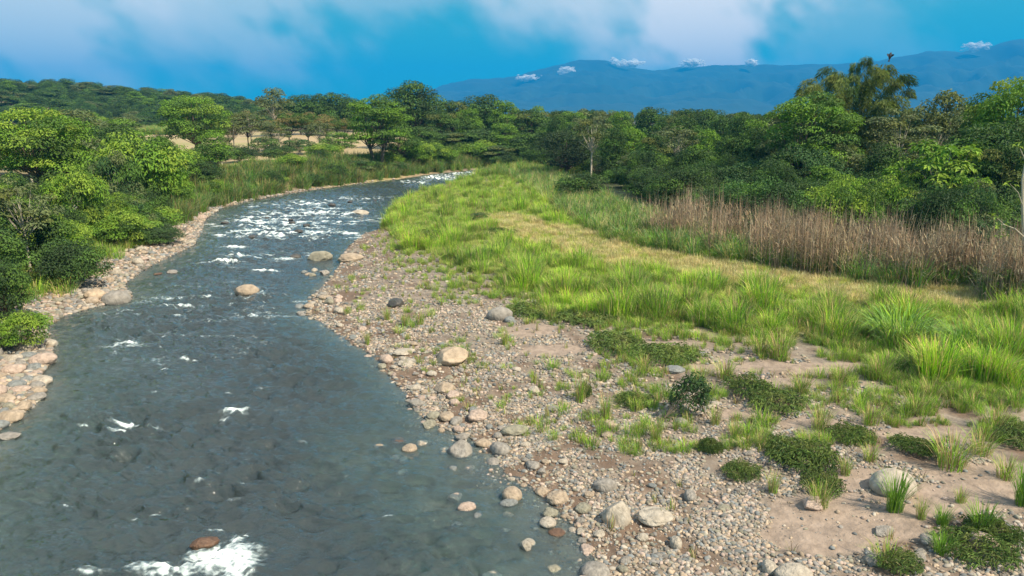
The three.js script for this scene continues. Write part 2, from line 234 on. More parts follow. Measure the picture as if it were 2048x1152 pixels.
{
  const BODY = [0.78, 0.87, 0.90], WHITE = [0.90, 0.92, 0.92]; // sRGB
  const reach = (zs, box, W, Hh) => {
    const [map, clear] = foamTexture(...box, W, Hh, 0.94, BODY, WHITE), pos = [], uv = [], idx = [], cols = zs.cols;
    zs.rows.forEach((z, j) => {
      const a = (xAt(LEFT_BANK, z, Math.min) ?? -12) - 2.2, b = (xAt(RIGHT_BANK, z, Math.max) ?? 30) + 2.2;
      for (let i = 0; i <= cols; i++) {
        const x = lerp(a, z < -178 ? 40 : b, i / cols), f = foamAt(x, z);
        let y = chop(x, z) + (f > 0 ? Math.min(1, f) * (0.10 + 0.22 * Math.abs(fbm(x * 1.6, z * 2.2, 41, 3))) : 0);
        const edge = Math.min(distTo(RIGHT_BANK, x, z), distTo(LEFT_BANK, x, z)); y *= 0.25 + 0.75 * ss(0, 4, edge);
        pos.push(x, y, z); uv.push(x, -z);
        if (i < cols && j < zs.rows.length - 1) { const k = j * (cols + 1) + i; idx.push(k, k + 1, k + cols + 1, k + 1, k + cols + 2, k + cols + 1); }
      }
    });
    const g = new THREE.BufferGeometry(); g.setAttribute('position', new THREE.Float32BufferAttribute(pos, 3)); g.setAttribute('uv', new THREE.Float32BufferAttribute(uv, 2)); g.setIndex(idx); g.computeVertexNormals();
    return [g, new THREE.MeshPhysicalMaterial({ name: 'river_water', map, transmission: 1, transmissionMap: clear, thickness: 1, attenuationColor: new THREE.Color().setRGB(0.30, 0.52, 0.49), attenuationDistance: 0.7, ior: 1.45, roughness: 0.04, bumpMap: ripples, bumpScale: 0.24 })];
  };
  const [g1, m1] = reach({ rows: axis(-50, 62, (d) => (d < 13 ? 2 : 0.11 + Math.max(0, d - 22) * 0.0045)).map((d) => -d), cols: 190 }, [-31, -12, 36, 50], 1280, 1792);
  structure('river', g1, m1, 'grey-green river running towards the viewer with white riffles');
  const [g2, m2] = reach({ rows: axis(62, 206, (d) => 0.28 + (d - 62) * 0.006).map((d) => -d), cols: 120 }, [-46, -62, 92, 146], 1024, 1536);
  structure('river', g2, m2, 'white rapids where the river comes round the bend');
}

// ---------------------------------------------------------------- stones
function rockGeometry(seed, detail, { flat = 0.6, rough = 0.16, facets = 0, speck = 0.3 } = {}) {
  const g = mergeVertices(new THREE.IcosahedronGeometry(0.5, detail).deleteAttribute('uv').deleteAttribute('normal'), 1e-4), p = g.attributes.position, r = rng(seed), c = new Float32Array(p.count * 3), v = new THREE.Vector3(), cuts = [];
  for (let k = 0; k < facets; k++) cuts.push([new THREE.Vector3(r() * 2 - 1, r() * 1.6 - 0.5, r() * 2 - 1).normalize(), 0.30 + r() * 0.12]);
  const sx = 0.85 + r() * 0.3, sz = 0.7 + r() * 0.35, o = seed * 3.17 % 100;
  for (let i = 0; i < p.count; i++) {
    v.fromBufferAttribute(p, i);
    const n = fbm(v.x * 1.9 + o, v.y * 1.9, v.z * 1.9 + o, 3);
    v.multiplyScalar(1 + rough * 2.2 * n + rough * 0.25 * fbm(v.x * 9 + o, v.y * 9, v.z * 9, 3));
    for (const [d, at] of cuts) { const e = v.dot(d) - at; if (e > 0) v.addScaledVector(d, -e * 0.86); }
    const s = 1 + speck * (fbm(v.x * 5 + o, v.y * 5, v.z * 5, 4) * 1.3 + 0.5 * N(v.x * 26, v.y * 26, v.z * 26 + o));
    c.set([s, s * (1 - 0.03 * n), s * (1 - 0.08 * n)], i * 3);
    p.setXYZ(i, v.x * sx, v.y * flat, v.z * sz);
  }
  const uv = new Float32Array(p.count * 2); for (let i = 0; i < p.count; i++) { uv[i * 2] = p.getX(i) + p.getY(i) * 0.15; uv[i * 2 + 1] = p.getZ(i) - p.getY(i) * 0.3; }
  g.setAttribute('uv', new THREE.BufferAttribute(uv, 2)); g.setAttribute('color', new THREE.BufferAttribute(c, 3)); g.computeVertexNormals(); return g;
}
const stoneGrain = grit.clone(), stoneRelief = gritRelief.clone(); stoneGrain.repeat.set(0.9, 0.9); stoneRelief.repeat.set(0.8, 0.8);
const TONES = { tan: [0.38, 0.305, 0.235], pale: [0.42, 0.375, 0.32], grey: [0.28, 0.26, 0.24], pink: [0.44, 0.345, 0.295], slate: [0.215, 0.23, 0.235], dark: [0.075, 0.07, 0.065], rust: [0.14, 0.078, 0.048], olive: [0.28, 0.265, 0.21], sandstone: [0.46, 0.36, 0.265] };
const stoneMats = Object.fromEntries(Object.entries(TONES).map(([k, c]) => [k, new THREE.MeshStandardMaterial({ name: k + '_stone', color: new THREE.Color().setRGB(...c), vertexColors: true, map: stoneGrain, bumpMap: stoneRelief, bumpScale: 0.035, roughness: k === 'dark' || k === 'rust' ? 0.45 : 0.85 })]));
const HUE = { tan: 'tan', pale: 'whitish', grey: 'grey', pink: 'pinkish', olive: 'olive', slate: 'slate', sandstone: 'orange-tan', dark: 'black', rust: 'rusty' };
const heroRocks = [], put = new THREE.Vector3();
const rockShapes = []; for (let i = 0; i < 12; i++) rockShapes.push(rockGeometry(100 + i, 5, { flat: 0.45 + (i % 4) * 0.08, rough: 0.14, facets: i % 3 === 0 ? 4 : 1 }));
function stone(name, shape, tone, x, z, w, hgt, turn, sink, label, group, category = 'rock', yAt) {
  const m = shade(new THREE.Mesh(shape, stoneMats[tone])); top(m, name); tag(m, label, category, group);
  const base = yAt ?? ground(x, z); m.scale.set(w, hgt, w); m.rotation.set(0, turn, 0); m.position.set(x, base + hgt * 0.17 * (1 - sink), z); heroRocks.push([x, z, w * 0.5]); return m;
}
const big = (seed, opt) => rockGeometry(seed, 11, opt);
// single stones that stand out: [x, z, width], relative height, tone, turn, sink, shape options, name, label, water level
const SINGLES = [
  [[-2.96, -34.66, 1.79], 0.95, 'sandstone', 0.4, 0.2, { flat: 0.55, facets: 5, rough: 0.1 }, 'boulder', 'large sandy-orange boulder above the small muddy puddle'],
  [[-18.67, -50.1, 1.69], 0.95, 'tan', 0.1, 0.3, { flat: 0.6, rough: 0.08 }, 'boulder', 'lone tan boulder standing out of the middle of the river', 0],
  [[-8.79, -18.78, 0.72], 0.8, 'rust', 0.5, 0.4, { flat: 0.6, facets: 3 }, 'boulder', 'wet red-brown rock with white water pouring off it', 0.12],
  [[-1.92, -24.95, 1], 1.2, 'grey', 2.4, 0.1, { flat: 0.66, facets: 3, rough: 0.1 }, 'boulder', 'smooth grey wedge-shaped boulder at the water beside the gravel bar'],
  [[-16.86, -63.1, 2.28], 0.8, 'olive', 0.3, 0.2, { flat: 0.6, facets: 4 }, 'boulder', 'blocky lichen-dark rock off the tip of the gravel bar', 0],
  [[-19.26, -63.81, 1.07], 0.8, 'dark', 0.9, 0.2, { flat: 0.6, facets: 3 }, 'rock', 'black wet rock splitting a white riffle', 0],
  [[-13.9, -62.02, 2.07], 0.75, 'tan', 0.2, 0.2, { flat: 0.55 }, 'boulder', 'broad flat tan boulder on the tip of the gravel bar'],
  [[-19.78, -94.22, 2.71], 0.6, 'pale', 0.1, 0.2, { flat: 0.5, facets: 3 }, 'boulder', 'pale half-drowned boulder among the far rapids', 0],
  [[-15.99, -106.28, 1.45], 0.8, 'pale', 0.1, 0.2, { flat: 0.5 }, 'rock', 'pale rock below the tip of the tall green grass', 0],
  [[-27.19, -57.32, 0.96], 0.7, 'grey', 0.1, 0.2, { flat: 0.45 }, 'rock', 'flat grey stone in the stream off the stony bank', 0],
  [[-28.08, -56.74, 0.63], 0.6, 'rust', 1.1, 0.2, { flat: 0.45 }, 'rock', 'small reddish stone barely breaking the stream', 0],
  [[-26.51, -47.51, 1.74], 1.15, 'grey', 0.2, 0.2, { flat: 0.6, rough: 0.07 }, 'boulder', 'smooth grey domed boulder jutting from the stony bank into the river'],
  [[-26.99, -47.17, 0.93], 0.8, 'tan', 0.5, 0.1, { flat: 0.45 }, 'rock', 'flat tan stone leaning against the grey domed boulder'],
  [[-28.11, -47.97, 1.35], 1.1, 'sandstone', 1.5, 0.2, { flat: 0.6 }, 'rock', 'orange-tan stone next to the grey domed boulder'],
  [[-23.5, -34.9, 1.26], 1.0, 'pink', 0.3, 0.1, { flat: 0.55, rough: 0.1 }, 'boulder', 'brown oval boulder at the end of the boulder heap in the river'],
  [[-20.64, -28.97, 0.93], 1.0, 'tan', 2.0, 0.1, { flat: 0.6, facets: 5 }, 'boulder', 'square-edged tan boulder at the water by the boulder heap'],
  [[-19.46, -26.31, 0.81], 0.55, 'grey', 0.1, 0.1, { flat: 0.5, facets: 5 }, 'rock', 'flat grey slab lying alone in the shallows', 0],
  [[-0.71, -41.5, 1.53], 1.0, 'grey', 0.2, 0.2, { flat: 0.6, rough: 0.07 }, 'boulder', 'smooth grey oval boulder below the creeping shrub on the bar'],
  [[-0.14, -40.83, 0.75], 0.9, 'slate', 0.8, 0.2, { flat: 0.6, rough: 0.07 }, 'rock', 'small slate stone touching the grey oval boulder'],
  [[3.16, -20.05, 0.85], 1.45, 'pale', 0.7, 0.15, { flat: 0.8, facets: 6, rough: 0.13 }, 'boulder', 'pale three-cornered boulder on the cobbles by the shallows'],
  [[4.27, -19.97, 1.12], 0.6, 'pale', 0.1, 0.25, { flat: 0.5, facets: 3 }, 'boulder', 'long low whitish stone beside the three-cornered boulder'],
  [[11.92, -20.88, 1.41], 1.0, 'pale', 0.2, 0.35, { flat: 0.62, rough: 0.09 }, 'boulder', 'big whitish boulder behind a tuft of bright green grass'],
  [[9.13, -20.11, 0.7], 0.95, 'pink', 0.5, 0.2, { flat: 0.62, facets: 4 }, 'boulder', 'purplish boulder with a grass tuft at the edge of the sand flat'],
  [[7.3, -16.78, 0.86], 0.9, 'pale', 0.1, 0.2, { flat: 0.6, rough: 0.06 }, 'boulder', 'smooth white boulder among the cobbles below the sand flat'],
  [[4.65, -18.57, 0.48], 1.3, 'pale', 1.6, 0.2, { flat: 0.7, rough: 0.08 }, 'rock', 'upright pale egg-shaped stone on brown mud'],
  [[0.96, -30.06, 0.65], 0.9, 'pale', 0.9, 0.2, { flat: 0.6, facets: 5 }, 'rock', 'pale square stone alone on the fine gravel'],
  [[2.25, -17.55, 0.73], 0.9, 'grey', 2.9, 0.1, { flat: 0.6, rough: 0.06 }, 'boulder', 'smooth grey egg-shaped boulder at the edge of the brown shallows'],
  [[0, -21.59, 0.71], 1.1, 'tan', 0.4, 0.1, { flat: 0.6, rough: 0.08 }, 'boulder', 'brown rounded boulder behind a slate cobble in the shallows', 0.02],
  [[-0.1, -21.18, 0.54], 0.7, 'slate', 0.3, 0.1, { flat: 0.55, rough: 0.06 }, 'rock', 'slate cobble leaning on the brown boulder in the shallows', 0.02],
  [[-1.42, -20.9, 0.54], 0.9, 'pink', 0.4, 0.2, { flat: 0.6, rough: 0.09 }, 'rock', 'brown stone farthest out in the shallows', 0.02],
  [[-1.04, -20.46, 0.34], 0.8, 'slate', 0.9, 0.2, { flat: 0.6, facets: 3 }, 'rock', 'small dark stone beside the outermost brown stone', 0.02],
  [[0.4, -18.75, 0.37], 1.2, 'pale', 0.9, 0.2, { flat: 0.7, facets: 5 }, 'rock', 'white-faced blocky stone in the brown shallows', 0.02],
  [[1.46, -21.36, 0.68], 1.0, 'tan', 0.3, 0.1, { flat: 0.6 }, 'boulder', 'broad tan boulder at the cobble line with a wisp of grass'],
  [[1.18, -20.52, 0.53], 0.9, 'olive', 0.3, 0.1, { flat: 0.6 }, 'rock', 'olive-brown stone between two pale stones in the shallows', 0.02],
  [[1.09, -20, 0.52], 0.85, 'pale', 0.6, 0.1, { flat: 0.6, rough: 0.07 }, 'rock', 'cream rounded stone in front of the olive-brown stone', 0.02],
  [[1.32, -19.56, 0.48], 0.5, 'rust', 0.1, 0.3, { flat: 0.5 }, 'rock', 'rusty flat stone half under the brown shallows', 0],
  [[2.21, -20.72, 0.53], 0.9, 'olive', 0.5, 0.1, { flat: 0.6 }, 'rock', 'dark olive stone with a wet foot at the cobble edge'],
  [[-3.34, -27.4, 0.64], 1.0, 'olive', 0.4, 0.1, { flat: 0.65, facets: 5 }, 'rock', 'cube-like olive stone at the water above the grey wedge boulder'],
  [[-4.34, -25.94, 0.65], 0.45, 'rust', 0.2, 0.4, { flat: 0.5 }, 'rock', 'rust-brown stone awash in the green water', -0.04],
  [[-5.18, -34.59, 1.09], 0.6, 'pale', 0.2, 0.1, { flat: 0.5 }, 'boulder', 'flat whitish stone between the puddle and the river'],
  [[-5.6, -36.19, 1.09], 0.55, 'pale', 0.5, 0.1, { flat: 0.5, facets: 3 }, 'boulder', 'long pale slab above the flat whitish stone'],
  [[-3, -30.85, 0.94], 0.9, 'tan', 0.9, 0.2, { flat: 0.55, facets: 3 }, 'boulder', 'tan weathered stone below the muddy puddle'],
  [[-7.38, -45.23, 1.09], 0.95, 'dark', 0.5, 0.2, { flat: 0.6, facets: 4 }, 'rock', 'dark brown rock in the middle of the gravel bar'],
  [[0.12, -26.39, 1.09], 0.7, 'olive', 0.2, 0.2, { flat: 0.5 }, 'boulder', 'long olive-grey stone lying behind the grey wedge boulder'],
  [[-1.4, -27.78, 0.77], 1.0, 'pink', 0.6, 0.2, { flat: 0.6 }, 'rock', 'reddish-brown domed stone among pale cobbles'],
  [[7.47, -31.79, 0.92], 0.8, 'slate', 0.6, 0.3, { flat: 0.5 }, 'rock', 'grey stone under the edge of the grass by the dark shrub'],
  [[6.56, -26.36, 0.58], 0.95, 'grey', 0.6, 0.2, { flat: 0.6, rough: 0.07 }, 'rock', 'round grey stone at the foot of the leafy dark shrub'],
  [[10.52, -18.66, 0.62], 0.7, 'grey', 0.3, 0.2, { flat: 0.5, facets: 4 }, 'rock', 'grey stone at the lower edge of the sand flat'],
  [[11.41, -17.97, 0.49], 1.1, 'grey', 0.3, 0.2, { flat: 0.62, facets: 4 }, 'rock', 'shaded grey stone beside the bright grass below the sand'],
  [[12.77, -17.75, 0.81], 1.1, 'pink', 0.9, 0.3, { flat: 0.62, facets: 4 }, 'boulder', 'brown boulder half hidden under creeping green shrubs'],
];
SINGLES.forEach(([[x, z, w], hr, tone, turn, sink, opt, name, label, level], i) => stone(name, big(300 + i, opt), tone, x, z, w, w * hr, turn, sink, label, undefined, w > 0.8 ? 'boulder' : 'rock', level));
// dark rocks among the rapids
for (const [x, z, w] of [[-33.9, -85.85, 0.94], [-29.84, -93.71, 0.9], [-26.88, -88.47, 0.73], [-25.93, -85.85, 0.83], [-23.71, -83.77, 0.92], [-23.21, -78.8, 0.98], [-26.91, -75.03, 1.04], [-25.55, -103.72, 1.14], [-23.96, -108.2, 0.74], [-30.4, -90.31, 0.56], [-27.03, -100.16, 0.62], [-20.64, -110.23, 0.68]])
  stone('rapids_rock', rockShapes[Math.floor(Math.abs(x * 7)) % 12], 'dark', x, z, w, w * 0.8, x, 0.4, 'black wet rock standing out of the white rapids', 'black rocks in the rapids', 'rock', 0.05);
{ // cobbles along the water and on the banks
  const r = rng(77), tones = ['tan', 'tan', 'pale', 'grey', 'grey', 'pink', 'olive', 'slate', 'pale'];
  const free = (x, z, w, f = 0.8) => heroRocks.every(([a, b, q]) => Math.hypot(a - x, b - z) > (q + w * 0.5) * f);
  const along = (list, k) => { const i = Math.floor(k) * 2, t = k - Math.floor(k); return [lerp(list[i], list[i + 2], t), lerp(list[i + 1], list[i + 3], t)]; };
  const toss = (count, name, label, group, pick, size) => { for (let n = 0, tries = 0; n < count && tries < count * 40; tries++) { const [x, z] = pick(), w = size(); if (!free(x, z, w)) continue; const y = ground(x, z); const tone = tones[Math.floor(r() * tones.length)]; stone(name, rockShapes[Math.floor(r() * 12)], tone, x, z, w, w * (0.75 + r() * 0.4), r() * 6.3, 0.1, (w > 0.62 ? 'large ' : w < 0.36 ? 'small ' : '') + HUE[tone] + ' ' + label + ', by the ' + nearMark(x, z), group, 'rock', y < -0.12 ? -0.10 : undefined); n++; } };
  const near = (list, k0, k1, lo, hi, sgn) => () => { const k = k0 + (k1 - k0) * r(), [x, z] = along(list, k), [x2, z2] = along(list, Math.min(k + 0.02, k1)), dx = x2 - x || 1e-3, dz = z2 - z, l = Math.hypot(dx, dz) || 1, o = (lo + (hi - lo) * Math.pow(r(), 1.4)) * sgn; return [x - dz / l * o, z + dx / l * o]; };
  toss(90, 'shore_stone', 'rounded stone edging the gravel bar', 'stones edging the gravel bar', near(RIGHT_BANK, 4, 18, -0.25, 2.0, 1), () => 0.28 + 0.5 * Math.pow(r(), 2));
  toss(16, 'tip_stone', 'stone lying off the gravel bar tip', 'stones off the tip of the bar', () => { const a = r() * 6.3, q = Math.sqrt(r()); return r() < 0.5 ? [-15.99, -56.93].map((v, i) => v + (i ? Math.sin(a) * 1.6 : Math.cos(a) * 1.1) * q) : [-13.01, -46.8].map((v, i) => v + (i ? Math.sin(a) * 2.6 : Math.cos(a) * 1.0) * q); }, () => 0.35 + 0.45 * r());
  toss(75, 'bank_stone', 'stone packed on the stony bank', 'stones on the stony bank', near(LEFT_BANK, 12, 19, 0.1, 4.2, -1), () => 0.3 + 0.65 * Math.pow(r(), 1.8));
  toss(48, 'heap_stone', 'rounded stone in the boulder heap', 'boulder heap on the bank', near(LEFT_BANK, 6, 11, -0.1, 3.2, -1), () => 0.45 + 0.55 * r());
  toss(30, 'far_bank_stone', 'stone at the foot of the grassy bank', 'stones under the grassy bank', near(LEFT_BANK, 19, 27, 0.0, 1.0, -1), () => 0.4 + 0.9 * r() * r());
  toss(40, 'cobble', 'cobble lying on the open gravel', 'cobbles on the gravel bar', () => { for (;;) { const x = lerp(-14, 12, r()), z = lerp(-17, -60, r() * r()); const b = lie(x, z); if (!b.wet && b.right && b.r > 1.5 && sideOf(GRAVEL_EDGE, x, z) < 0 && sandAt(x, z) < 0.3) return [x, z]; } }, () => 0.22 + 0.3 * r());
  toss(18, 'sunken_stone', 'stone lying in the brown shallows', 'stones in the brown shallows', () => { for (;;) { const x = lerp(-6, 2.4, r()), z = lerp(-17, -26, r()); const b = lie(x, z); if (b.wet && b.r < 4) return [x, z]; } }, () => 0.3 + 0.3 * r());
}
{ // grey boulder pile under the big tree
  const r = rng(12), c = [-43.11, -74.06];
  for (let i = 0; i < 22; i++) { const a = r() * 6.3, q = Math.sqrt(r()), x = c[0] + Math.cos(a) * q * 2.6, z = c[1] + Math.sin(a) * q * 1.4, w = 0.5 + 0.7 * r(); const m = stone('pile_stone', rockShapes[(i * 3) % 12], i % 3 ? 'grey' : 'slate', x, z, w, w * 1.1, r() * 6, 0, 'grey block in the rubble pile under the big tree', 'rubble pile', 'rock', ground(x, z) + (1 - q) * 0.8); }
}
{ // pebbles: nobody could count them
  const r = rng(5), shapes = [0, 1, 2, 3].map((i) => rockGeometry(40 + i, 1, { flat: 0.5 + 0.08 * i, rough: 0.15, speck: 0.12 })), lists = shapes.map(() => []), tones = Object.entries(TONES).filter(([k]) => !['dark', 'rust'].includes(k)).map(([, c]) => c);
  const drop = (x, z, s, y) => { const l = lists[Math.floor(r() * 4)]; l.push([x, z, s, y]); };
  const bar = (n, x0, x1, z0, z1, s0, s1) => { for (let k = 0; k < n; k++) { const x = lerp(x0, x1, r()), z = lerp(z0, z1, r()), b = lie(x, z); if (b.wet ? b.r > 1.2 || !b.right || r() > 0.12 : !b.right) continue; const g = sideOf(GRAVEL_EDGE, x, z), sand = b.wet ? 0 : sandAt(x, z); if (g > -6 + 7 * r() || (g > -9 && x > 3 && fbm(x * 0.3, z * 0.6, 27, 3) > 0.02 && r() < 0.9) || r() < sand * 0.965) continue; const bare = fbm(x * 0.5, z * 0.5, 13, 4); if (!b.wet && bare > 0.06 && r() < 0.8) continue; if (r() < 0.7 * ss(0.0, 0.3, fbm(x * 0.23 + 5, z * 0.23, 3, 3))) continue; drop(x, z, lerp(s0, s1, Math.pow(r(), 3.4)), heightFrom(x, z, b)); } };
  bar(190000, -6, 16, -15, -30, 0.025, 0.17);
  bar(80000, -14, 14, -30, -46, 0.04, 0.22);
  bar(36000, -18, 12, -46, -86, 0.07, 0.3);
  for (let k = 0; k < 16000; k++) { const z = lerp(-20, -150, r() * r()), x = (xAt(LEFT_BANK, z, Math.min) ?? -20) - Math.pow(r(), 1.3) * 5.2, b = lie(x, z); if (b.wet || b.right) continue; const bw = 4 - 2.8 * ss(70, 100, -z); if (b.l > bw + 0.5) continue; drop(x, z, lerp(0.1, 0.42, Math.pow(r(), 2)), heightFrom(x, z, b)); }
  const m = new THREE.Matrix4(), q = new THREE.Quaternion(), e = new THREE.Euler(), col = new THREE.Color();
  const mat = new THREE.MeshStandardMaterial({ name: 'pebble', vertexColors: true, roughness: 0.9 });
  lists.forEach((l, i) => {
    const im = new THREE.InstancedMesh(shapes[i], mat, l.length);
    l.forEach(([x, z, s, y], k) => { m.compose(put.set(x, y + s * 0.1, z), q.setFromEuler(e.set((r() - 0.5) * 0.5, r() * 6.3, (r() - 0.5) * 0.5)), new THREE.Vector3(s * (0.8 + 0.5 * r()), s * (0.8 + 0.5 * r()), s)); im.setMatrixAt(k, m); const t = tones[Math.floor(r() * tones.length)], w = 0.42 + 0.58 * r(); im.setColorAt(k, col.setRGB(t[0] * w, t[1] * w, t[2] * w)); });
    tag(top(shade(im), 'pebbles'), ['pale gravel and pebbles covering the bar', 'rounded pebbles strewn over the bar', 'flat pebbles between the cobbles', 'mixed shingle on the bar and bank'][i], 'pebbles', 'river gravel', 'stuff');
  });
}
{ // muddy puddle under the sandy-orange boulder
  const pts = []; for (let k = 0; k < 40; k++) { const a = k / 40 * 6.283, q = 1 + 0.25 * fbm(Math.cos(a) * 1.3, Math.sin(a) * 1.3, 5, 3); pts.push(new THREE.Vector2(Math.cos(a) * 1.25 * q, Math.sin(a) * 0.85 * q)); }
  const g = new THREE.ShapeGeometry(new THREE.Shape(pts)); g.rotateX(-Math.PI / 2);
  const m = structure('puddle', g, new THREE.MeshPhysicalMaterial({ name: 'muddy_water', color: new THREE.Color().setRGB(0.16, 0.105, 0.07), roughness: 0.04, ior: 1.33, transmission: 0.35, thickness: 0 }), 'small brown puddle on the gravel bar');
  m.position.set(PUDDLE[0], ground(...PUDDLE) + 0.07, PUDDLE[1]);
}

// ---------------------------------------------------------------- vegetation: builders
class Soup {
  constructor() { this.p = []; this.c = []; this.i = []; }
  v(x, y, z, c) { this.p.push(x, y, z); this.c.push(c[0], c[1], c[2]); return this.p.length / 3 - 1; }
  leaf(p, n, d, len, wid, c, fold = 0.25) { // a folded diamond: base, two flanks, tip
    const sx = d.y * n.z - d.z * n.y, sy = d.z * n.x - d.x * n.z, sz = d.x * n.y - d.y * n.x, f = wid * fold, m = len * 0.45, w = wid / 2;
    const a = this.v(p.x, p.y, p.z, c), b = this.v(p.x + d.x * m + sx * w + n.x * f, p.y + d.y * m + sy * w + n.y * f, p.z + d.z * m + sz * w + n.z * f, c);
    const t = this.v(p.x + d.x * len, p.y + d.y * len - len * 0.15, p.z + d.z * len, c), e = this.v(p.x + d.x * m - sx * w + n.x * f, p.y + d.y * m - sy * w + n.y * f, p.z + d.z * m - sz * w + n.z * f, c);
    this.i.push(a, b, t, a, t, e);
  }
  blade(x, z, h, bend, ang, wid, c, y0 = 0, kink = 2) { // a bending strip that tapers to a point
    const dx = Math.cos(ang), dz = Math.sin(ang), w = wid / 2; let last;
    for (let k = 0; k <= kink; k++) {
      const t = k / (kink + 0.6), o = bend * t * t, y = y0 + h * (t - 0.22 * t * t * Math.min(1.5, bend / h)), q = w * (1 - 0.45 * t), l = this.v(x + dx * o - dz * q, y, z + dz * o + dx * q, c), r = this.v(x + dx * o + dz * q, y, z + dz * o - dx * q, c);
      if (last) this.i.push(last[0], last[1], r, last[0], r, l); last = [l, r];
    }
    const tip = this.v(x + dx * bend, y0 + h * (1 - 0.22 * Math.min(1.5, bend / h) * 1.15) - Math.max(0, bend - h * 0.7) * 0.5, z + dz * bend, c); this.i.push(last[0], last[1], tip);
  }
  tube(pts, rads, c, sides = 6) {
    const n = new THREE.Vector3(), u = new THREE.Vector3(), w = new THREE.Vector3(); let last;
    pts.forEach((p, k) => {
      n.subVectors(pts[Math.min(k + 1, pts.length - 1)], pts[Math.max(k - 1, 0)]).normalize(); u.set(Math.abs(n.y) > 0.9 ? 1 : 0, Math.abs(n.y) > 0.9 ? 0 : 1, 0).cross(n).normalize(); w.crossVectors(n, u);
      const ring = []; for (let s = 0; s < sides; s++) { const a = s / sides * 6.2832, ca = Math.cos(a) * rads[k], sa = Math.sin(a) * rads[k]; ring.push(this.v(p.x + u.x * ca + w.x * sa, p.y + u.y * ca + w.y * sa, p.z + u.z * ca + w.z * sa, c)); }
      if (last) for (let s = 0; s < sides; s++) { const t = (s + 1) % sides; this.i.push(last[s], last[t], ring[t], last[s], ring[t], ring[s]); } last = ring;
    });
  }
  build(smooth) { const g = new THREE.BufferGeometry(); g.setAttribute('position', new THREE.Float32BufferAttribute(this.p, 3)); g.setAttribute('color', new THREE.Float32BufferAttribute(this.c, 3)); g.setIndex(this.i); if (smooth) g.computeVertexNormals(); return g; }
}
const leafMat = new THREE.MeshPhysicalMaterial({ name: 'leaf', vertexColors: true, roughness: 1, transmission: 0.3, thickness: 0, specularIntensity: 0.6, side: THREE.DoubleSide });
const bladeMat = new THREE.MeshPhysicalMaterial({ name: 'grass_blade', vertexColors: true, roughness: 1, transmission: 0.28, thickness: 0, specularIntensity: 0.6, side: THREE.DoubleSide });
const barkMat = new THREE.MeshStandardMaterial({ name: 'bark', vertexColors: true, roughness: 0.95, bumpMap: gritRelief, bumpScale: 0.02 });
const V = (x, y, z) => new THREE.Vector3(x, y, z);
const tint = (c, r, s = 0.3) => { const k = 1 + (r() - 0.5) * 2 * s, w = (r() - 0.5) * s * 0.6; return [c[0] * k * (1 + w), c[1] * k, c[2] * k * (1 - w)]; };
const BARK = { brown: [0.13, 0.10, 0.075], pale: [0.42, 0.38, 0.32], grey: [0.24, 0.215, 0.185], dark: [0.06, 0.05, 0.04] };
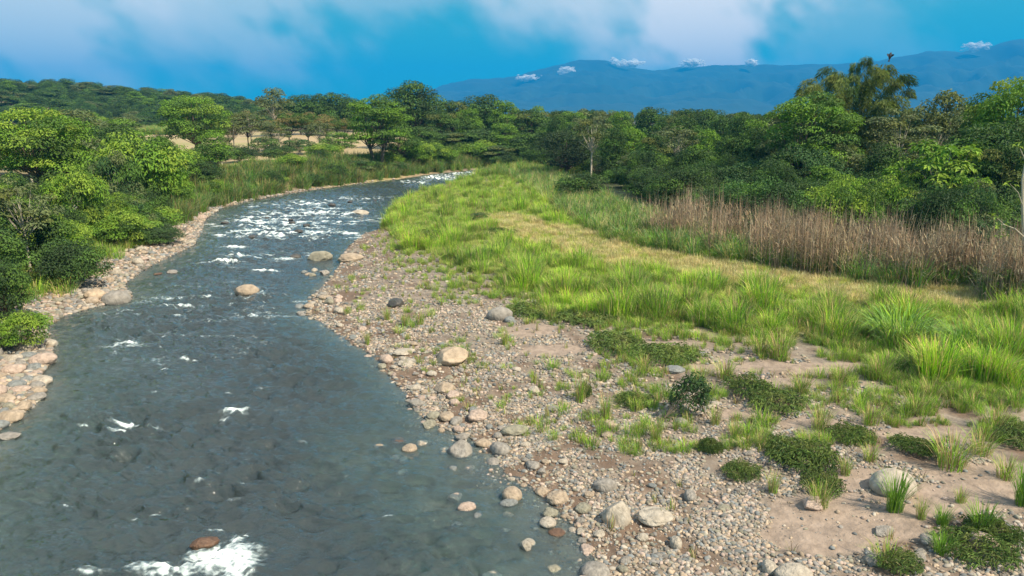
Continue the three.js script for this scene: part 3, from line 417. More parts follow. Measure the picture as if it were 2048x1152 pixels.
// a tree in its own size: trunk with limbs, and a crown of leaf clumps on lobes that leave gaps
function treeParts(seed, o) {
  const { h, r: R, base = 0.3, lobes = 30, lobeR = 1.6, leaves = 6000, leaf = 0.32, cols, flat = 0.65, bark = BARK.brown, trunk = h * 0.022, lean = 0, fork = base + 0.08, slim = 0.5, up = 0.55, stems = 1, hang = 0 } = o, r = rng(seed), wood = new Soup(), crown = new Soup(), spots = [];
  const cy = h * (1 + base) / 2, hy = h * (1 - base) / 2;
  for (let k = 0; k < lobes; k++) { // spread the lobes over the crown, the outer ones first
    let best, far = -1;
    for (let t = 0; t < 9; t++) { const a = r() * 6.2832, y = r() * 1.75 - 0.75, q = Math.sqrt(Math.max(0, 1 - y * y)), s = 0.45 + 0.5 * Math.sqrt(r()), c = V(Math.cos(a) * q * s * (R - lobeR * 0.6), cy + y * s * (hy - lobeR * flat * 0.7), Math.sin(a) * q * s * (R - lobeR * 0.6)); c.x += lean * (c.y / h); const d = spots.reduce((m, p) => Math.min(m, p.distanceTo(c)), 1e9); if (d > far) { far = d; best = c; } }
    spots.push(best);
  }
  const trunks = []; for (let s = 0; s < stems; s++) { const a = s / stems * 6.28 + r(), off = stems > 1 ? 0.5 + r() * 0.5 : 0; trunks.push([V(Math.cos(a) * off * 0.6, -0.4, Math.sin(a) * off * 0.6), V(Math.cos(a) * off + lean * 0.15, h * fork * 0.5, Math.sin(a) * off), V(Math.cos(a) * off * 1.5 + lean * fork, h * fork, Math.sin(a) * off * 1.5)]); wood.tube([...trunks[s], V(lean * 0.8 + (r() - 0.5) * 0.6, h * 0.86, (r() - 0.5) * 0.6)], [trunk * 1.25, trunk, trunk * 0.78, trunk * 0.12], bark, 7); }
  spots.forEach((c, k) => {
    const t = trunks[k % stems], y0 = h * fork * (0.8 + 0.3 * r()), a = V(t[2].x, Math.min(y0, c.y - 0.1), t[2].z), m = a.clone().lerp(c, 0.5); m.y += (c.y - a.y) * -0.12 + 0.25; const q = trunk * (0.22 + 0.22 * r()); wood.tube([a, m, c], [q, q * 0.6, q * 0.15], bark, 5);
    const even = r(), size = lobeR * (0.5 + 0.9 * even), n = Math.round(leaves / lobes * (0.35 + 1.3 * even)), cc = tint(cols[Math.floor(r() * cols.length)], r, 0.18);
    for (let j = 0; j < n; j++) {
      const ph = r() * 6.2832, y = r() * 1.5 - 0.5, q2 = Math.sqrt(Math.max(0, 1 - y * y)), s = size * (0.45 + 0.6 * Math.sqrt(r())), d = V(Math.cos(ph) * q2, y, Math.sin(ph) * q2), p = V(c.x + d.x * s, c.y + d.y * s * flat - hang * s * (d.x * d.x + d.z * d.z), c.z + d.z * s);
      const nn = V(d.x * 0.6 + (r() - 0.5) * 1.1, up + d.y * 0.5 + (r() - 0.3) * 0.5, d.z * 0.6 + (r() - 0.5) * 1.1).normalize(), a2 = r() * 6.2832, dd = V(Math.cos(a2) + d.x * 0.8, -0.25 + (r() - 0.5) * 0.5 - hang, Math.sin(a2) + d.z * 0.8); dd.addScaledVector(nn, -dd.dot(nn)).normalize();
      const L = leaf * (0.65 + 0.7 * r()); crown.leaf(p, nn, dd, L, L * slim, tint(cc, r, 0.22));
    }
  });
  return { wood: wood.build(true), crown: crown.build(), h, r: R };
}
const growths = new Map();
function kind(key, parts, bark = barkMat, foliage = leafMat) { growths.set(key, { ...parts, bark, foliage }); }
const LOOK = { forest_a: 'dense dark', forest_b: 'olive-green', forest_c: 'bright green', forest_d: 'pale-stemmed grey-green', leafy_bush: 'bright leafy', dark_bush: 'dark dense', grey_bush: 'dull green drooping', airy: 'thin pale-stemmed', umbrella: 'flat-topped brownish', creeper: 'low dark', old_clump: 'half straw-coloured' };
function plant(key, name, x, z, h, r, turn, label, category, group, yAt) {
  if (group) label = (category === 'tree' ? (h > 11 ? 'tall ' : h < 7.5 ? 'short ' : '') : category === 'bush' ? (h > 4.2 ? 'big ' : h < 2.8 ? 'small ' : '') : r > 0.9 ? 'broad ' : r < 0.45 ? 'narrow ' : '') + LOOK[key] + ' ' + label + ', by the ' + nearMark(x, z);
  const k = growths.get(key); let t = k.first;
  if (t) { t = t.clone(); t.userData = {}; } else { t = new THREE.Group(); if (k.wood) part(k.woodName ?? 'trunk', k.wood, k.bark, t); part(k.crownName ?? 'crown', k.crown, k.foliage, t); k.first = t; }
  t = t.parent ? t.clone() : t; t.userData = {}; top(t, name); tag(t, label, category, group);
  t.position.set(x, yAt ?? ground(x, z), z); t.scale.set(r / k.r, h / k.h, r / k.r); t.rotation.set(0, turn, 0); return t;
}
const C = { bright: [0.14, 0.27, 0.022], mid: [0.082, 0.165, 0.024], dark: [0.046, 0.098, 0.02], deep: [0.03, 0.066, 0.016], olive: [0.125, 0.155, 0.035], grey: [0.14, 0.18, 0.068], lime: [0.22, 0.33, 0.035], bluish: [0.06, 0.135, 0.036], tan: [0.22, 0.18, 0.065] };
kind('broadleaf', treeParts(1, { h: 14, r: 6.6, base: 0.14, lobes: 62, lobeR: 1.6, leaves: 17000, leaf: 0.34, slim: 0.55, cols: [C.bright, C.mid, C.bright, C.lime], flat: 0.55, trunk: 0.3 }));
kind('dome', treeParts(2, { h: 20, r: 7, base: 0.12, lobes: 70, lobeR: 2.1, leaves: 11000, leaf: 0.5, cols: [C.dark, C.mid, C.deep], flat: 0.7, trunk: 0.45 }));
kind('layered', treeParts(3, { h: 16, r: 6, base: 0.22, lobes: 50, lobeR: 1.7, leaves: 14000, leaf: 0.34, cols: [C.mid, C.bright], flat: 0.38, hang: 0.12, trunk: 0.35, stems: 2 }));
kind('forest_a', treeParts(4, { h: 12, r: 4.6, base: 0.2, lobes: 36, lobeR: 1.5, leaves: 5200, leaf: 0.44, cols: [C.dark, C.mid], flat: 0.7 }));
kind('forest_b', treeParts(5, { h: 12, r: 4.6, base: 0.3, lobes: 26, lobeR: 1.6, leaves: 4600, leaf: 0.46, cols: [C.mid, C.olive, C.dark], flat: 0.5 }));
kind('forest_c', treeParts(6, { h: 12, r: 4.4, base: 0.18, lobes: 34, lobeR: 1.4, leaves: 4800, leaf: 0.42, cols: [C.bright, C.mid], flat: 0.6 }));
kind('forest_d', treeParts(7, { h: 12, r: 4.2, base: 0.3, lobes: 24, lobeR: 1.3, leaves: 3300, leaf: 0.42, cols: [C.grey, C.olive], flat: 0.6, bark: BARK.pale, trunk: 0.16 }));
kind('airy', treeParts(8, { h: 11, r: 3.6, base: 0.42, lobes: 26, lobeR: 0.95, leaves: 3000, leaf: 0.32, cols: [C.grey, C.olive, C.grey], flat: 0.5, bark: BARK.pale, trunk: 0.12, fork: 0.45 }));
kind('umbrella', treeParts(9, { h: 8, r: 5, base: 0.56, lobes: 26, lobeR: 1.3, leaves: 3600, leaf: 0.34, cols: [C.olive, C.mid, C.tan], flat: 0.35, trunk: 0.16, fork: 0.42, bark: BARK.dark }));
kind('parasol', treeParts(10, { h: 8, r: 5, base: 0.35, lobes: 34, lobeR: 1.4, leaves: 8000, leaf: 0.3, cols: [C.bluish, C.dark, C.bluish], flat: 0.4, hang: 0.15, trunk: 0.13, fork: 0.3, bark: BARK.grey, lean: 0.8 }));
kind('cecropia', treeParts(11, { h: 9, r: 3.2, base: 0.3, lobes: 17, lobeR: 0.85, leaves: 1500, leaf: 0.5, slim: 0.5, cols: [C.lime, C.bright, C.mid], flat: 0.45, hang: 0.25, bark: BARK.pale, trunk: 0.1, fork: 0.3, up: 0.8 }));
kind('leafy_bush', { ...treeParts(12, { h: 5, r: 4, base: 0.02, lobes: 38, lobeR: 1.15, leaves: 8500, leaf: 0.27, slim: 0.5, cols: [C.bright, C.mid, C.lime], flat: 0.6, trunk: 0.08, fork: 0.12 }), woodName: 'stem', crownName: 'foliage' });
kind('dark_bush', { ...treeParts(13, { h: 5, r: 4, base: 0.0, lobes: 38, lobeR: 1.15, leaves: 7500, leaf: 0.26, cols: [C.dark, C.mid, C.deep], flat: 0.65, trunk: 0.08, fork: 0.12 }), woodName: 'stem', crownName: 'foliage' });
kind('grey_bush', { ...treeParts(14, { h: 5, r: 4, base: 0.05, lobes: 30, lobeR: 1.0, leaves: 5000, leaf: 0.28, cols: [C.grey, C.bluish, C.mid], flat: 0.5, hang: 0.12, trunk: 0.07, fork: 0.15, bark: BARK.pale }), woodName: 'stem', crownName: 'foliage' });
kind('creeper', { ...treeParts(15, { h: 0.6, r: 1.6, base: 0.0, lobes: 34, lobeR: 0.34, leaves: 2300, leaf: 0.2, slim: 0.24, cols: [[0.11, 0.165, 0.035], [0.16, 0.2, 0.05], [0.075, 0.135, 0.028], [0.13, 0.2, 0.04]], flat: 0.4, trunk: 0.015, fork: 0.1, up: 0.7, hang: 0.1 }), woodName: 'stem', crownName: 'foliage' });
kind('shrub', { ...treeParts(16, { h: 1.6, r: 0.95, base: 0.1, lobes: 20, lobeR: 0.3, leaves: 1500, leaf: 0.14, cols: [[0.045, 0.1, 0.03], [0.06, 0.13, 0.032], [0.035, 0.08, 0.026]], flat: 0.9, trunk: 0.03, fork: 0.12, lean: 0.3, stems: 3 }), woodName: 'stem', crownName: 'foliage' });
kind('fern_tree', { ...treeParts(17, { h: 2.6, r: 1.1, base: 0.2, lobes: 9, lobeR: 0.55, leaves: 1500, leaf: 0.2, slim: 0.3, cols: [C.bright, C.mid], flat: 0.3, hang: 0.35, trunk: 0.04, fork: 0.3 }), woodName: 'stem' });
kind('dark_tree', treeParts(18, { h: 9, r: 4.8, base: 0.04, lobes: 40, lobeR: 1.5, leaves: 6500, leaf: 0.3, cols: [[0.024, 0.05, 0.016], [0.032, 0.062, 0.018]], flat: 0.6, bark: BARK.dark }));
const growForest = ['forest_a', 'forest_b', 'forest_c', 'forest_d', 'forest_a'];

// grass tufts and reeds
function tuft(seed, { n, h, bend = 0.35, spread = 0.12, wid = 0.012, cols, kink = 1, vary = 0.45, lean = 0 }) {
  const s = new Soup(), r = rng(seed);
  for (let k = 0; k < n; k++) { const a = r() * 6.2832, q = Math.sqrt(r()) * spread, hh = h * (1 - vary * r()), b = hh * bend * (0.25 + 1.3 * r()); s.blade(Math.cos(a) * q, Math.sin(a) * q, hh, b, a + (r() - 0.5) * 1.6, wid * (0.7 + 0.6 * r()), tint(cols[Math.floor(r() * cols.length)], r, 0.25), -0.03, kink); }
  return s.build();
}
const G = { green: [0.175, 0.35, 0.025], lime: [0.27, 0.46, 0.03], deep: [0.085, 0.19, 0.03], straw: [0.46, 0.38, 0.17], brown: [0.20, 0.135, 0.07], bluish: [0.12, 0.24, 0.09] };
const greenTuft = tuft(21, { n: 84, h: 0.85, bend: 0.55, spread: 0.36, wid: 0.019, cols: [G.green, G.lime, G.lime, G.deep, G.straw], kink: 1 });
const strawTuft = tuft(22, { n: 60, h: 0.5, bend: 0.5, spread: 0.42, wid: 0.018, cols: [[0.55, 0.46, 0.22], [0.6, 0.52, 0.27], [0.4, 0.38, 0.13]], kink: 1 });
const caneTuft = tuft(23, { n: 64, h: 2.4, bend: 0.6, spread: 0.55, wid: 0.042, cols: [G.green, G.deep, G.bluish, G.green, G.straw], kink: 2 });
const mixTuft = tuft(24, { n: 40, h: 0.7, bend: 0.35, spread: 0.14, wid: 0.02, cols: [G.green, G.straw, G.brown, G.green], kink: 1 });
const weed = tuft(25, { n: 14, h: 0.42, bend: 0.35, spread: 0.1, wid: 0.018, cols: [G.green, G.straw, G.lime, G.brown], kink: 1 });
const reedTuft = (() => { const s = new Soup(), r = rng(26); for (let k = 0; k < 12; k++) { const a = r() * 6.28, q = Math.sqrt(r()) * 1.0, h = 4.6 * (0.3 + 0.7 * r()), c = tint([[0.29, 0.215, 0.15], [0.21, 0.16, 0.115], [0.40, 0.33, 0.23]][Math.floor(r() * 3)], r, 0.3); s.blade(Math.cos(a) * q, Math.sin(a) * q, h, (r() < 0.15 ? 2.2 : 0.6) * r(), r() * 6.28, 0.022 + 0.022 * r(), c, 0, 2); for (let j = 0; j < 2; j++) s.blade(Math.cos(a) * q, Math.sin(a) * q, 0.5, 0.5, r() * 6.28, 0.05, tint([0.3, 0.24, 0.15], r, 0.3), h * (0.3 + 0.5 * r()), 1); } return s.build(); })();
function strew(name, label, category, geometry, list, material = bladeMat) { // list: [x, z, scale, colour factor (3), height factor]
  const m = new THREE.Matrix4(), q = new THREE.Quaternion(), e = new THREE.Euler(), r = rng(list.length + 9), col = new THREE.Color(), im = new THREE.InstancedMesh(geometry, material, list.length);
  list.forEach(([x, z, s, c, hf = 1], k) => { m.compose(put.set(x, ground(x, z), z), q.setFromEuler(e.set((r() - 0.5) * 0.25, r() * 6.2832, (r() - 0.5) * 0.25)), new THREE.Vector3(s, s * hf * (0.75 + 0.5 * r()), s)); im.setMatrixAt(k, m); im.setColorAt(k, col.setRGB(...c)); });
  return tag(top(shade(im), name), label, category, undefined, 'stuff');
}

// ---------------------------------------------------------------- vegetation: single trees and shrubs
const TREES = [ // kind, name, [x, z, height, radius], turn, label
  ['broadleaf', 'broadleaf_tree', [-53.18, -83.51, 11.54, 5.85], 0.3, 'large bright green broadleaf tree over the grey rubble pile'],
  ['leafy_bush', 'leafy_bush', [-41.94, -82.69, 9.43, 5.39], 1.1, 'big rounded bright green bush between the broadleaf tree and the grassy bank'],
  ['grey_bush', 'grey_green_bush', [-41.53, -76.93, 7.32, 2.91], 0.4, 'dull green drooping bush in front of the rounded bright bush'],
  ['airy', 'slender_tree', [-34.4, -51.17, 7.46, 2.69], 0.9, 'slender pale-trunked young tree above the boulder heap'],
  ['dark_bush', 'riverside_bush', [-30.25, -42.27, 3.66, 1.8], 0.2, 'dark glossy bush hanging over the boulder heap'],
  ['leafy_bush', 'riverside_bush', [-25.82, -36.84, 2.18, 1.45], 2.2, 'low bright bush at the water above the boulder heap'],
  ['broadleaf', 'round_tree', [-72.85, -171.71, 15.66, 8.11], 2.6, 'round dark-hearted tree at the edge of the tan field'],
  ['layered', 'layered_tree', [-28.08, -155.42, 15.55, 7.26], 0.6, 'tall light green tree with layered crown on the river bend'],
  ['dome', 'domed_tree', [-28.37, -215, 19.85, 9.04], 0.2, 'tallest dark domed tree behind the layered tree'],
  ['dark_tree', 'dark_spreading_tree', [10.73, -146.58, 9.42, 6.46], 0.5, 'almost black spreading tree at the end of the meadow'],
  ['airy', 'twin_stemmed_tree', [14.48, -135, 12.49, 4.81], 0.5, 'airy pale-stemmed tree rising behind the almost black tree'],
  ['airy', 'yellowish_tree', [31.82, -143.11, 9.85, 5.58], 1.9, 'thin yellowish tree with a white trunk by the dry palm'],
  ['airy', 'thin_tree', [19.89, -121.83, 5.87, 2.49], 2.4, 'little white-stemmed tree beside the brown brush'],
  ['layered', 'large_green_tree', [36.85, -92, 14.27, 6.45], 1.2, 'largest bright green tree in front of the bamboo'],
  ['parasol', 'parasol_tree', [30.04, -92.61, 5.87, 5.07], 0.2, 'low dark parasol-shaped tree above the dry reeds'],
  ['parasol', 'parasol_tree', [34.62, -85.87, 7.8, 5], 2.2, 'dark bushy tree below the largest bright green tree'],
  ['airy', 'grey_green_tree', [47.88, -92, 12.25, 5.67], 0.4, 'grey-green open-crowned tree beside the bamboo'],
  ['forest_d', 'pale_tree', [55.38, -98, 14.85, 4.69], 1.4, 'pale-trunked feathery tree behind the lime-leaved tree'],
  ['broadleaf', 'dark_green_tree', [52.55, -78, 16.46, 5.36], 3.4, 'tall dark green tree behind the bare sapling'],
  ['forest_a', 'dark_green_tree', [45.3, -70, 10.83, 4.59], 1.0, 'lower dark tree crowded behind the bare sapling'],
  ['cecropia', 'lime_leaved_tree', [38.75, -66, 9.98, 3.42], 0.6, 'lime-leaved thin tree with big drooping leaves above the reeds'],
  ['cecropia', 'lime_leaved_tree', [33.63, -70, 6.01, 1.69], 1.6, 'small lime-leaved sapling with a bare white stem in the reeds'],
  ['cecropia', 'lime_leaved_tree', [39.01, -74, 7.7, 2.04], 2.6, 'umbrella-leaved sapling leaning below the grey-green tree'],
  ['cecropia', 'lime_leaved_tree', [38.88, -62, 6.95, 1.93], 0.3, 'broad-leaved yellowish tree just beside the bare sapling'],
  ['leafy_bush', 'vine_bush', [31.77, -68, 5.47, 3.05], 0.3, 'vine-covered bush between the parasol tree and the lime trees'],
  ['fern_tree', 'fern_shrub', [29.08, -41.98, 2.54, 0.92], 0.3, 'bright feathery shrub at the foot of the bare sapling'],
  ['shrub', 'leafy_shrub', [6.89, -27.06, 1.75, 0.83], 0.3, 'single dark leafy shrub standing on the pale gravel'],
  ['dark_bush', 'glossy_bush', [9.87, -102.52, 3.67, 3.68], 0.8, 'glossy green bush in the meadow before the almost black tree'],
  ['dark_bush', 'papaya_tree', [-85.97, -181.73, 5.27, 1.96], 0.8, 'small dark top-heavy plant at the edge of the tan field'],
  ['grey_bush', 'round_shrub', [-3.82, -82.95, 1.03, 1.31], 0.8, 'small round shrub alone in the straw meadow'],
  ['forest_d', 'pale_leafed_tree', [-85.65, -270, 17.75, 6.33], 0.8, 'tall thin-topped pale tree over the far hedgerow'],
];
for (const [k, name, [x, z, h, r], turn, label] of TREES) plant(k, name, x, z, h, r, turn, label, /bush|shrub/.test(name) ? 'bush' : 'tree');
// creeping shrubs on the bar
for (const [x, z, h, r] of [[10.76, -27.53, 0.85, 1.2], [9.83, -22.97, 1.1, 1.11], [9.42, -23.75, 0.7, 0.88], [9.82, -21.29, 0.78, 0.88], [13.95, -23.37, 0.74, 0.78], [5.13, -28.62, 0.66, 0.73], [12.21, -24.49, 0.77, 1.08], [3.12, -29.35, 1.13, 0.32], [12.5, -17.42, 0.89, 0.87], [13.32, -18.19, 0.84, 0.76], [5.28, -35.88, 0.93, 1.54], [7.42, -33.8, 0.89, 1.46], [1.08, -42.5, 0.77, 1.65], [12.26, -21.4, 0.52, 0.48], [7.03, -23.98, 0.86, 0.44], [7.59, -22.32, 0.72, 0.58], [4.48, -40.5, 0.89, 1.72], [9.05, -43.3, 1.25, 1.99], [15.04, -39.56, 1.16, 1.68], [9.99, -28.9, 1, 1.15], [10.12, -16.92, 0.66, 0.65], [18.04, -24.07, 0.95, 0.98], [-3.88, -59.3, 1.05, 1.44], [-7.98, -70.38, 1.47, 2.19], [-1.19, -71.65, 1.09, 1.48]])
  { const s = plant('creeper', 'creeping_shrub', x, z, h * 0.6, r * 1.15, x * 3, 'creeping shrub sprawling on the bar', 'shrub', 'creeping shrubs on the bar'); s.scale.x *= 0.75 + 0.6 * Math.abs(Math.sin(x * 9)); s.scale.z *= 0.6 + 0.5 * Math.abs(Math.cos(z * 7)); }
// tufts that stand alone
growths.set('clump', { crown: tuft(31, { n: 150, h: 1.1, bend: 0.45, spread: 0.22, wid: 0.02, cols: [[0.13, 0.27, 0.02], [0.17, 0.32, 0.02], G.deep, G.green], kink: 2 }), h: 1.1, r: 0.5, foliage: bladeMat, crownName: 'blades' });
growths.set('old_clump', { crown: tuft(32, { n: 150, h: 1.0, bend: 0.55, spread: 0.3, wid: 0.018, cols: [G.green, G.straw, G.straw, G.brown, G.lime], kink: 2 }), h: 1.0, r: 0.6, foliage: bladeMat, crownName: 'blades' });
growths.set('arching_clump', { crown: tuft(33, { n: 420, h: 2.6, bend: 0.75, spread: 1.0, wid: 0.055, cols: [[0.2, 0.33, 0.09], [0.17, 0.33, 0.06], [0.10, 0.21, 0.035], G.green, G.lime], kink: 3, vary: 0.6 }), h: 2.6, r: 1.9, foliage: bladeMat, crownName: 'blades' });
plant('arching_clump', 'arching_grass_clump', ...[19.2, -34.84, 2.31, 1.74], 0.4, 'tall bluish grass clump with arching silvery blades', 'grass clump');
plant('arching_clump', 'arching_grass_clump', ...[21.66, -33.54, 1.82, 1.56], 1.9, 'tall bright grass clump joined to the silvery arching one', 'grass clump');
[[[11.39, -19.74, 1.49, 0.52], 'bright green grass tuft in front of the big whitish boulder'], [[12.31, -18.85, 0.69, 0.33], 'short bright grass tuft on the sand flat'], [[13.12, -18.38, 1.05, 0.49], 'bright grass tuft over the brown boulder'], [[15.16, -19.66, 1.53, 0.52], 'tall bright tuft at the far end of the sand flat'], [[11.48, -17.49, 0.75, 0.38], 'yellow-green tuft below the sand flat']].forEach(([a, l], i) => plant('clump', 'grass_tuft', ...a, i, l, 'grass tuft'));
for (const [x, z, h, r] of [[9.32, -20.13, 0.99, 0.46], [3.74, -27.17, 1.33, 0.44], [2.86, -28.87, 1.55, 0.42], [5.32, -25.05, 1.03, 0.37], [8.26, -21.13, 0.95, 0.32], [14.49, -22.23, 1.51, 0.91], [13.48, -25.66, 1, 0.56], [17.7, -24.93, 1.17, 0.64], [9.45, -30.68, 1.16, 0.67], [12.02, -33.78, 1.26, 0.73], [8.22, -30.2, 1.15, 0.55], [6.12, -31.91, 1.08, 0.58], [12.02, -28.72, 1.21, 0.63], [14.1, -29.69, 1.13, 0.64], [11.49, -25.39, 1.19, 0.56], [15.58, -26.43, 1.23, 0.58], [9.85, -17.17, 0.74, 0.53], [11.87, -19.2, 0.88, 0.26], [16.94, -27.84, 1.18, 0.61], [15.98, -23.03, 1.1, 0.68], [12.71, -33.01, 1.72, 0.83], [9.25, -39.99, 1.46, 0.85], [7.12, -44.69, 1.61, 0.94], [-0.37, -36.65, 1.09, 0.31], [-5.35, -40.95, 1.14, 0.44], [-7.47, -42.3, 1.08, 0.39], [-6.22, -40.92, 0.96, 0.35], [-7.85, -38, 0.99, 0.27], [2.2, -40.8, 1.49, 0.58], [8.17, -24.85, 0.88, 0.37], [8.81, -24, 0.95, 0.32], [12.11, -22.77, 0.82, 0.39], [10.93, -22, 0.8, 0.33], [7.79, -26.16, 1.02, 0.35], [15.7, -21.3, 0.95, 0.48], [13.45, -19.92, 0.58, 0.27], [17.77, -39.41, 2.29, 0.84], [12.83, -39.69, 1.88, 0.84], [16.04, -30.15, 1.37, 0.65], [18.95, -31.89, 1.67, 0.69]])
  plant('old_clump', 'mixed_grass_tuft', x, z, h, r, x * 7, 'grass tuft growing on the bar', 'grass tuft', 'grass tufts on the bar');
// brown brush and dry palm
growths.set('brush', { crown: tuft(34, { n: 320, h: 2.4, bend: 0.5, spread: 1.6, wid: 0.03, cols: [[0.2, 0.13, 0.095], [0.27, 0.19, 0.14], [0.14, 0.1, 0.07]], kink: 2 }), h: 2.4, r: 2.2, foliage: bladeMat, crownName: 'twigs' });
plant('brush', 'dead_brush', ...[17.68, -137.13, 3.76, 2.88], 0.4, 'heap of brown dead brush beside the little white-stemmed tree', 'brush');
plant('brush', 'dry_palm', ...[31.51, -133.39, 3.75, 2.54], 1.4, 'grey-brown collapsed palm under the thin yellowish tree', 'palm');
{ // green palm fronds
  const s = new Soup(), r = rng(61), w = new Soup(); w.tube([V(0, -0.3, 0), V(0.1, 1.4, 0), V(0.1, 2.8, 0)], [0.16, 0.13, 0.1], BARK.grey);
  for (let k = 0; k < 11; k++) { const a = k * 0.571 + r() * 0.3, d = V(Math.cos(a), 0, Math.sin(a)); for (let j = 2; j < 26; j++) { const t = j / 26, p = V(d.x * t * 2.6 + 0.1, 2.8 + 2.4 * t - 2.5 * t * t, d.z * t * 2.6), c = tint(C.bluish, r, 0.25); for (const sd of [-1, 1]) s.leaf(p, V(0, 1, 0), V(-d.z * sd * 0.9 + d.x * 0.45, -0.2, d.x * sd * 0.9 + d.z * 0.45).normalize(), 0.75 * (1 - 0.5 * t), 0.09, c, 0.1); } }
  kind('palm', { wood: w.build(true), crown: s.build(), h: 5, r: 2.6, crownName: 'fronds' });
  plant('palm', 'palm', ...[19.63, -112, 9.05, 2.37], 0.3, 'small palm with stiff fronds among the trees behind the brush', 'palm');
}
{ // bamboo: arching culms with feathery tops
  const place = [45.05, -100, 17.1, 7.51], g = top(new THREE.Group(), 'bamboo_clump'), r = rng(71), f = new Soup(), hgt = place[2], green = [0.17, 0.22, 0.045];
  tag(g, 'tall feathery bamboo clump with drooping plumes', 'bamboo clump'); g.position.set(place[0], ground(place[0], place[1]), place[1]);
  for (let k = 0; k < 46; k++) {
    const a = r() * 6.2832, lean = (0.3 + 5.2 * Math.pow(r(), 0.9)), h = hgt * (0.88 + 0.34 * r()) * (1 - 0.035 * lean), pts = [], rad = [], droop = 0.4 + r() * 0.9;
    for (let j = 0; j <= 9; j++) { const t = j / 9, o = lean * Math.pow(t, 1.9); pts.push(V(Math.cos(a) * (0.8 + o), h * (t - 0.06 * droop * Math.pow(t, 6)) - (j ? 0 : 0.4), Math.sin(a) * (0.8 + o))); rad.push(0.06 * (1 - t * 0.85)); }
    const last = pts[9].clone(), dirn = V(Math.cos(a), 0, Math.sin(a)); pts.push(last.clone().addScaledVector(dirn, 0.9 * droop).add(V(0, -0.25, 0)), last.clone().addScaledVector(dirn, 1.5 * droop).add(V(0, -1.1 * droop, 0))); rad.push(0.012, 0.006);
    const s = new Soup(); s.tube(pts, rad, tint([0.2, 0.23, 0.06], r, 0.2), 5); part('culm', s.build(true), barkMat, g);
    const curve = new THREE.CatmullRomCurve3(pts), dark = tint(r() < 0.4 ? [0.08, 0.14, 0.03] : green, r, 0.2);
    for (let j = 0; j < 620; j++) { const t = 0.3 + 0.7 * Math.pow(r(), 0.62), p = curve.getPoint(t), q = 0.62 * Math.sqrt(r()) * (1.35 - 0.7 * t), b = r() * 6.28; p.x += Math.cos(b) * q; p.z += Math.sin(b) * q; p.y -= r() * 0.9; const n = V(r() - 0.5, 0.5 + r(), r() - 0.5).normalize(), d = V(Math.cos(b) + dirn.x * 0.5, -0.9 - r(), Math.sin(b) + dirn.z * 0.5); d.addScaledVector(n, -0.5 * d.dot(n)).normalize(); f.leaf(p, n, d, 0.42 + 0.3 * r(), 0.085, tint(dark, r, 0.3)); }
  }
  part('foliage', f.build(), leafMat, g);
}
{ // bare sapling
  const p = [31.88, -43.61, 9.35, 0.92], g = top(new THREE.Group(), 'bare_sapling'), w = new Soup(), r = rng(81), s = new Soup(), H = p[2], c = [0.36, 0.33, 0.27];
  tag(g, 'bare pale sapling with forked branches and hardly a leaf', 'tree'); g.position.set(p[0], ground(p[0], p[1]), p[1]);
  const limb = (pts, q) => { w.tube(pts.map(([x, y, z]) => V(x * H, y * H, (z ?? 0) * H)), pts.map((_, i) => q * (1 - 0.8 * i / (pts.length - 1))), c, 7); const e = pts[pts.length - 1]; for (let k = 0; k < 7; k++) { const a = r() * 6.28; s.leaf(V(e[0] * H + (r() - 0.5) * 0.5, e[1] * H + (r() - 0.5) * 0.3, (e[2] ?? 0) * H + (r() - 0.5) * 0.5), V(r() - 0.5, 1, r() - 0.5).normalize(), V(Math.cos(a), -0.3, Math.sin(a)).normalize(), 0.32, 0.16, tint(C.lime, r, 0.3)); } };
  limb([[0, -0.03], [-0.05, 0.18], [-0.11, 0.4], [-0.15, 0.6], [-0.18, 0.78], [-0.175, 0.95], [-0.15, 1]], 0.13);
  limb([[-0.11, 0.41], [-0.2, 0.47, 0.03], [-0.29, 0.5, 0.06], [-0.36, 0.56, 0.05]], 0.06); limb([[-0.29, 0.5, 0.06], [-0.34, 0.505, 0.1]], 0.025); limb([[-0.10, 0.38], [-0.03, 0.44, -0.05], [0.06, 0.47, -0.08]], 0.05);
  limb([[-0.155, 0.62], [-0.22, 0.7, 0.04], [-0.29, 0.76, 0.05]], 0.04); limb([[-0.15, 0.6], [-0.08, 0.68, 0.02], [0.01, 0.74, 0.02]], 0.045); limb([[-0.18, 0.9], [-0.23, 0.96, 0.02], [-0.26, 1.0, 0.03]], 0.035); limb([[-0.178, 0.92], [-0.12, 0.99, -0.03]], 0.03); limb([[-0.12, 0.44], [-0.1, 0.52, 0.05], [-0.14, 0.58, 0.08]], 0.04); limb([[-0.08, 0.3], [-0.15, 0.36, -0.08], [-0.2, 0.42, -0.1]], 0.03);
  part('trunk', w.build(true), barkMat, g); part('leaves', s.build(), leafMat, g);
}
{ // three white stems before the rubble pile
  const s = new Soup(); s.tube([V(0, -0.2, 0), V(0.05, 1.8, 0), V(-0.15, 3.6, 0.05)], [0.08, 0.065, 0.03], [0.55, 0.52, 0.46]); const g = s.build(true), spots = [[-42.44, -70.51, 2.89, 0.24], [-42.05, -70.73, 2.61, 0.24], [-42.24, -70.57, 2.08, 0.24]];
  spots.forEach(([x, z, h], i) => { const m = top(shade(new THREE.Mesh(g, barkMat)), 'dead_tree'); tag(m, 'bare white stem standing in front of the rubble pile', 'dead tree', 'white stems by the rubble'); m.position.set(x, ground(x, z), z); m.scale.set(1, h / 3.6, 1); m.rotation.y = i * 2.2; });
}

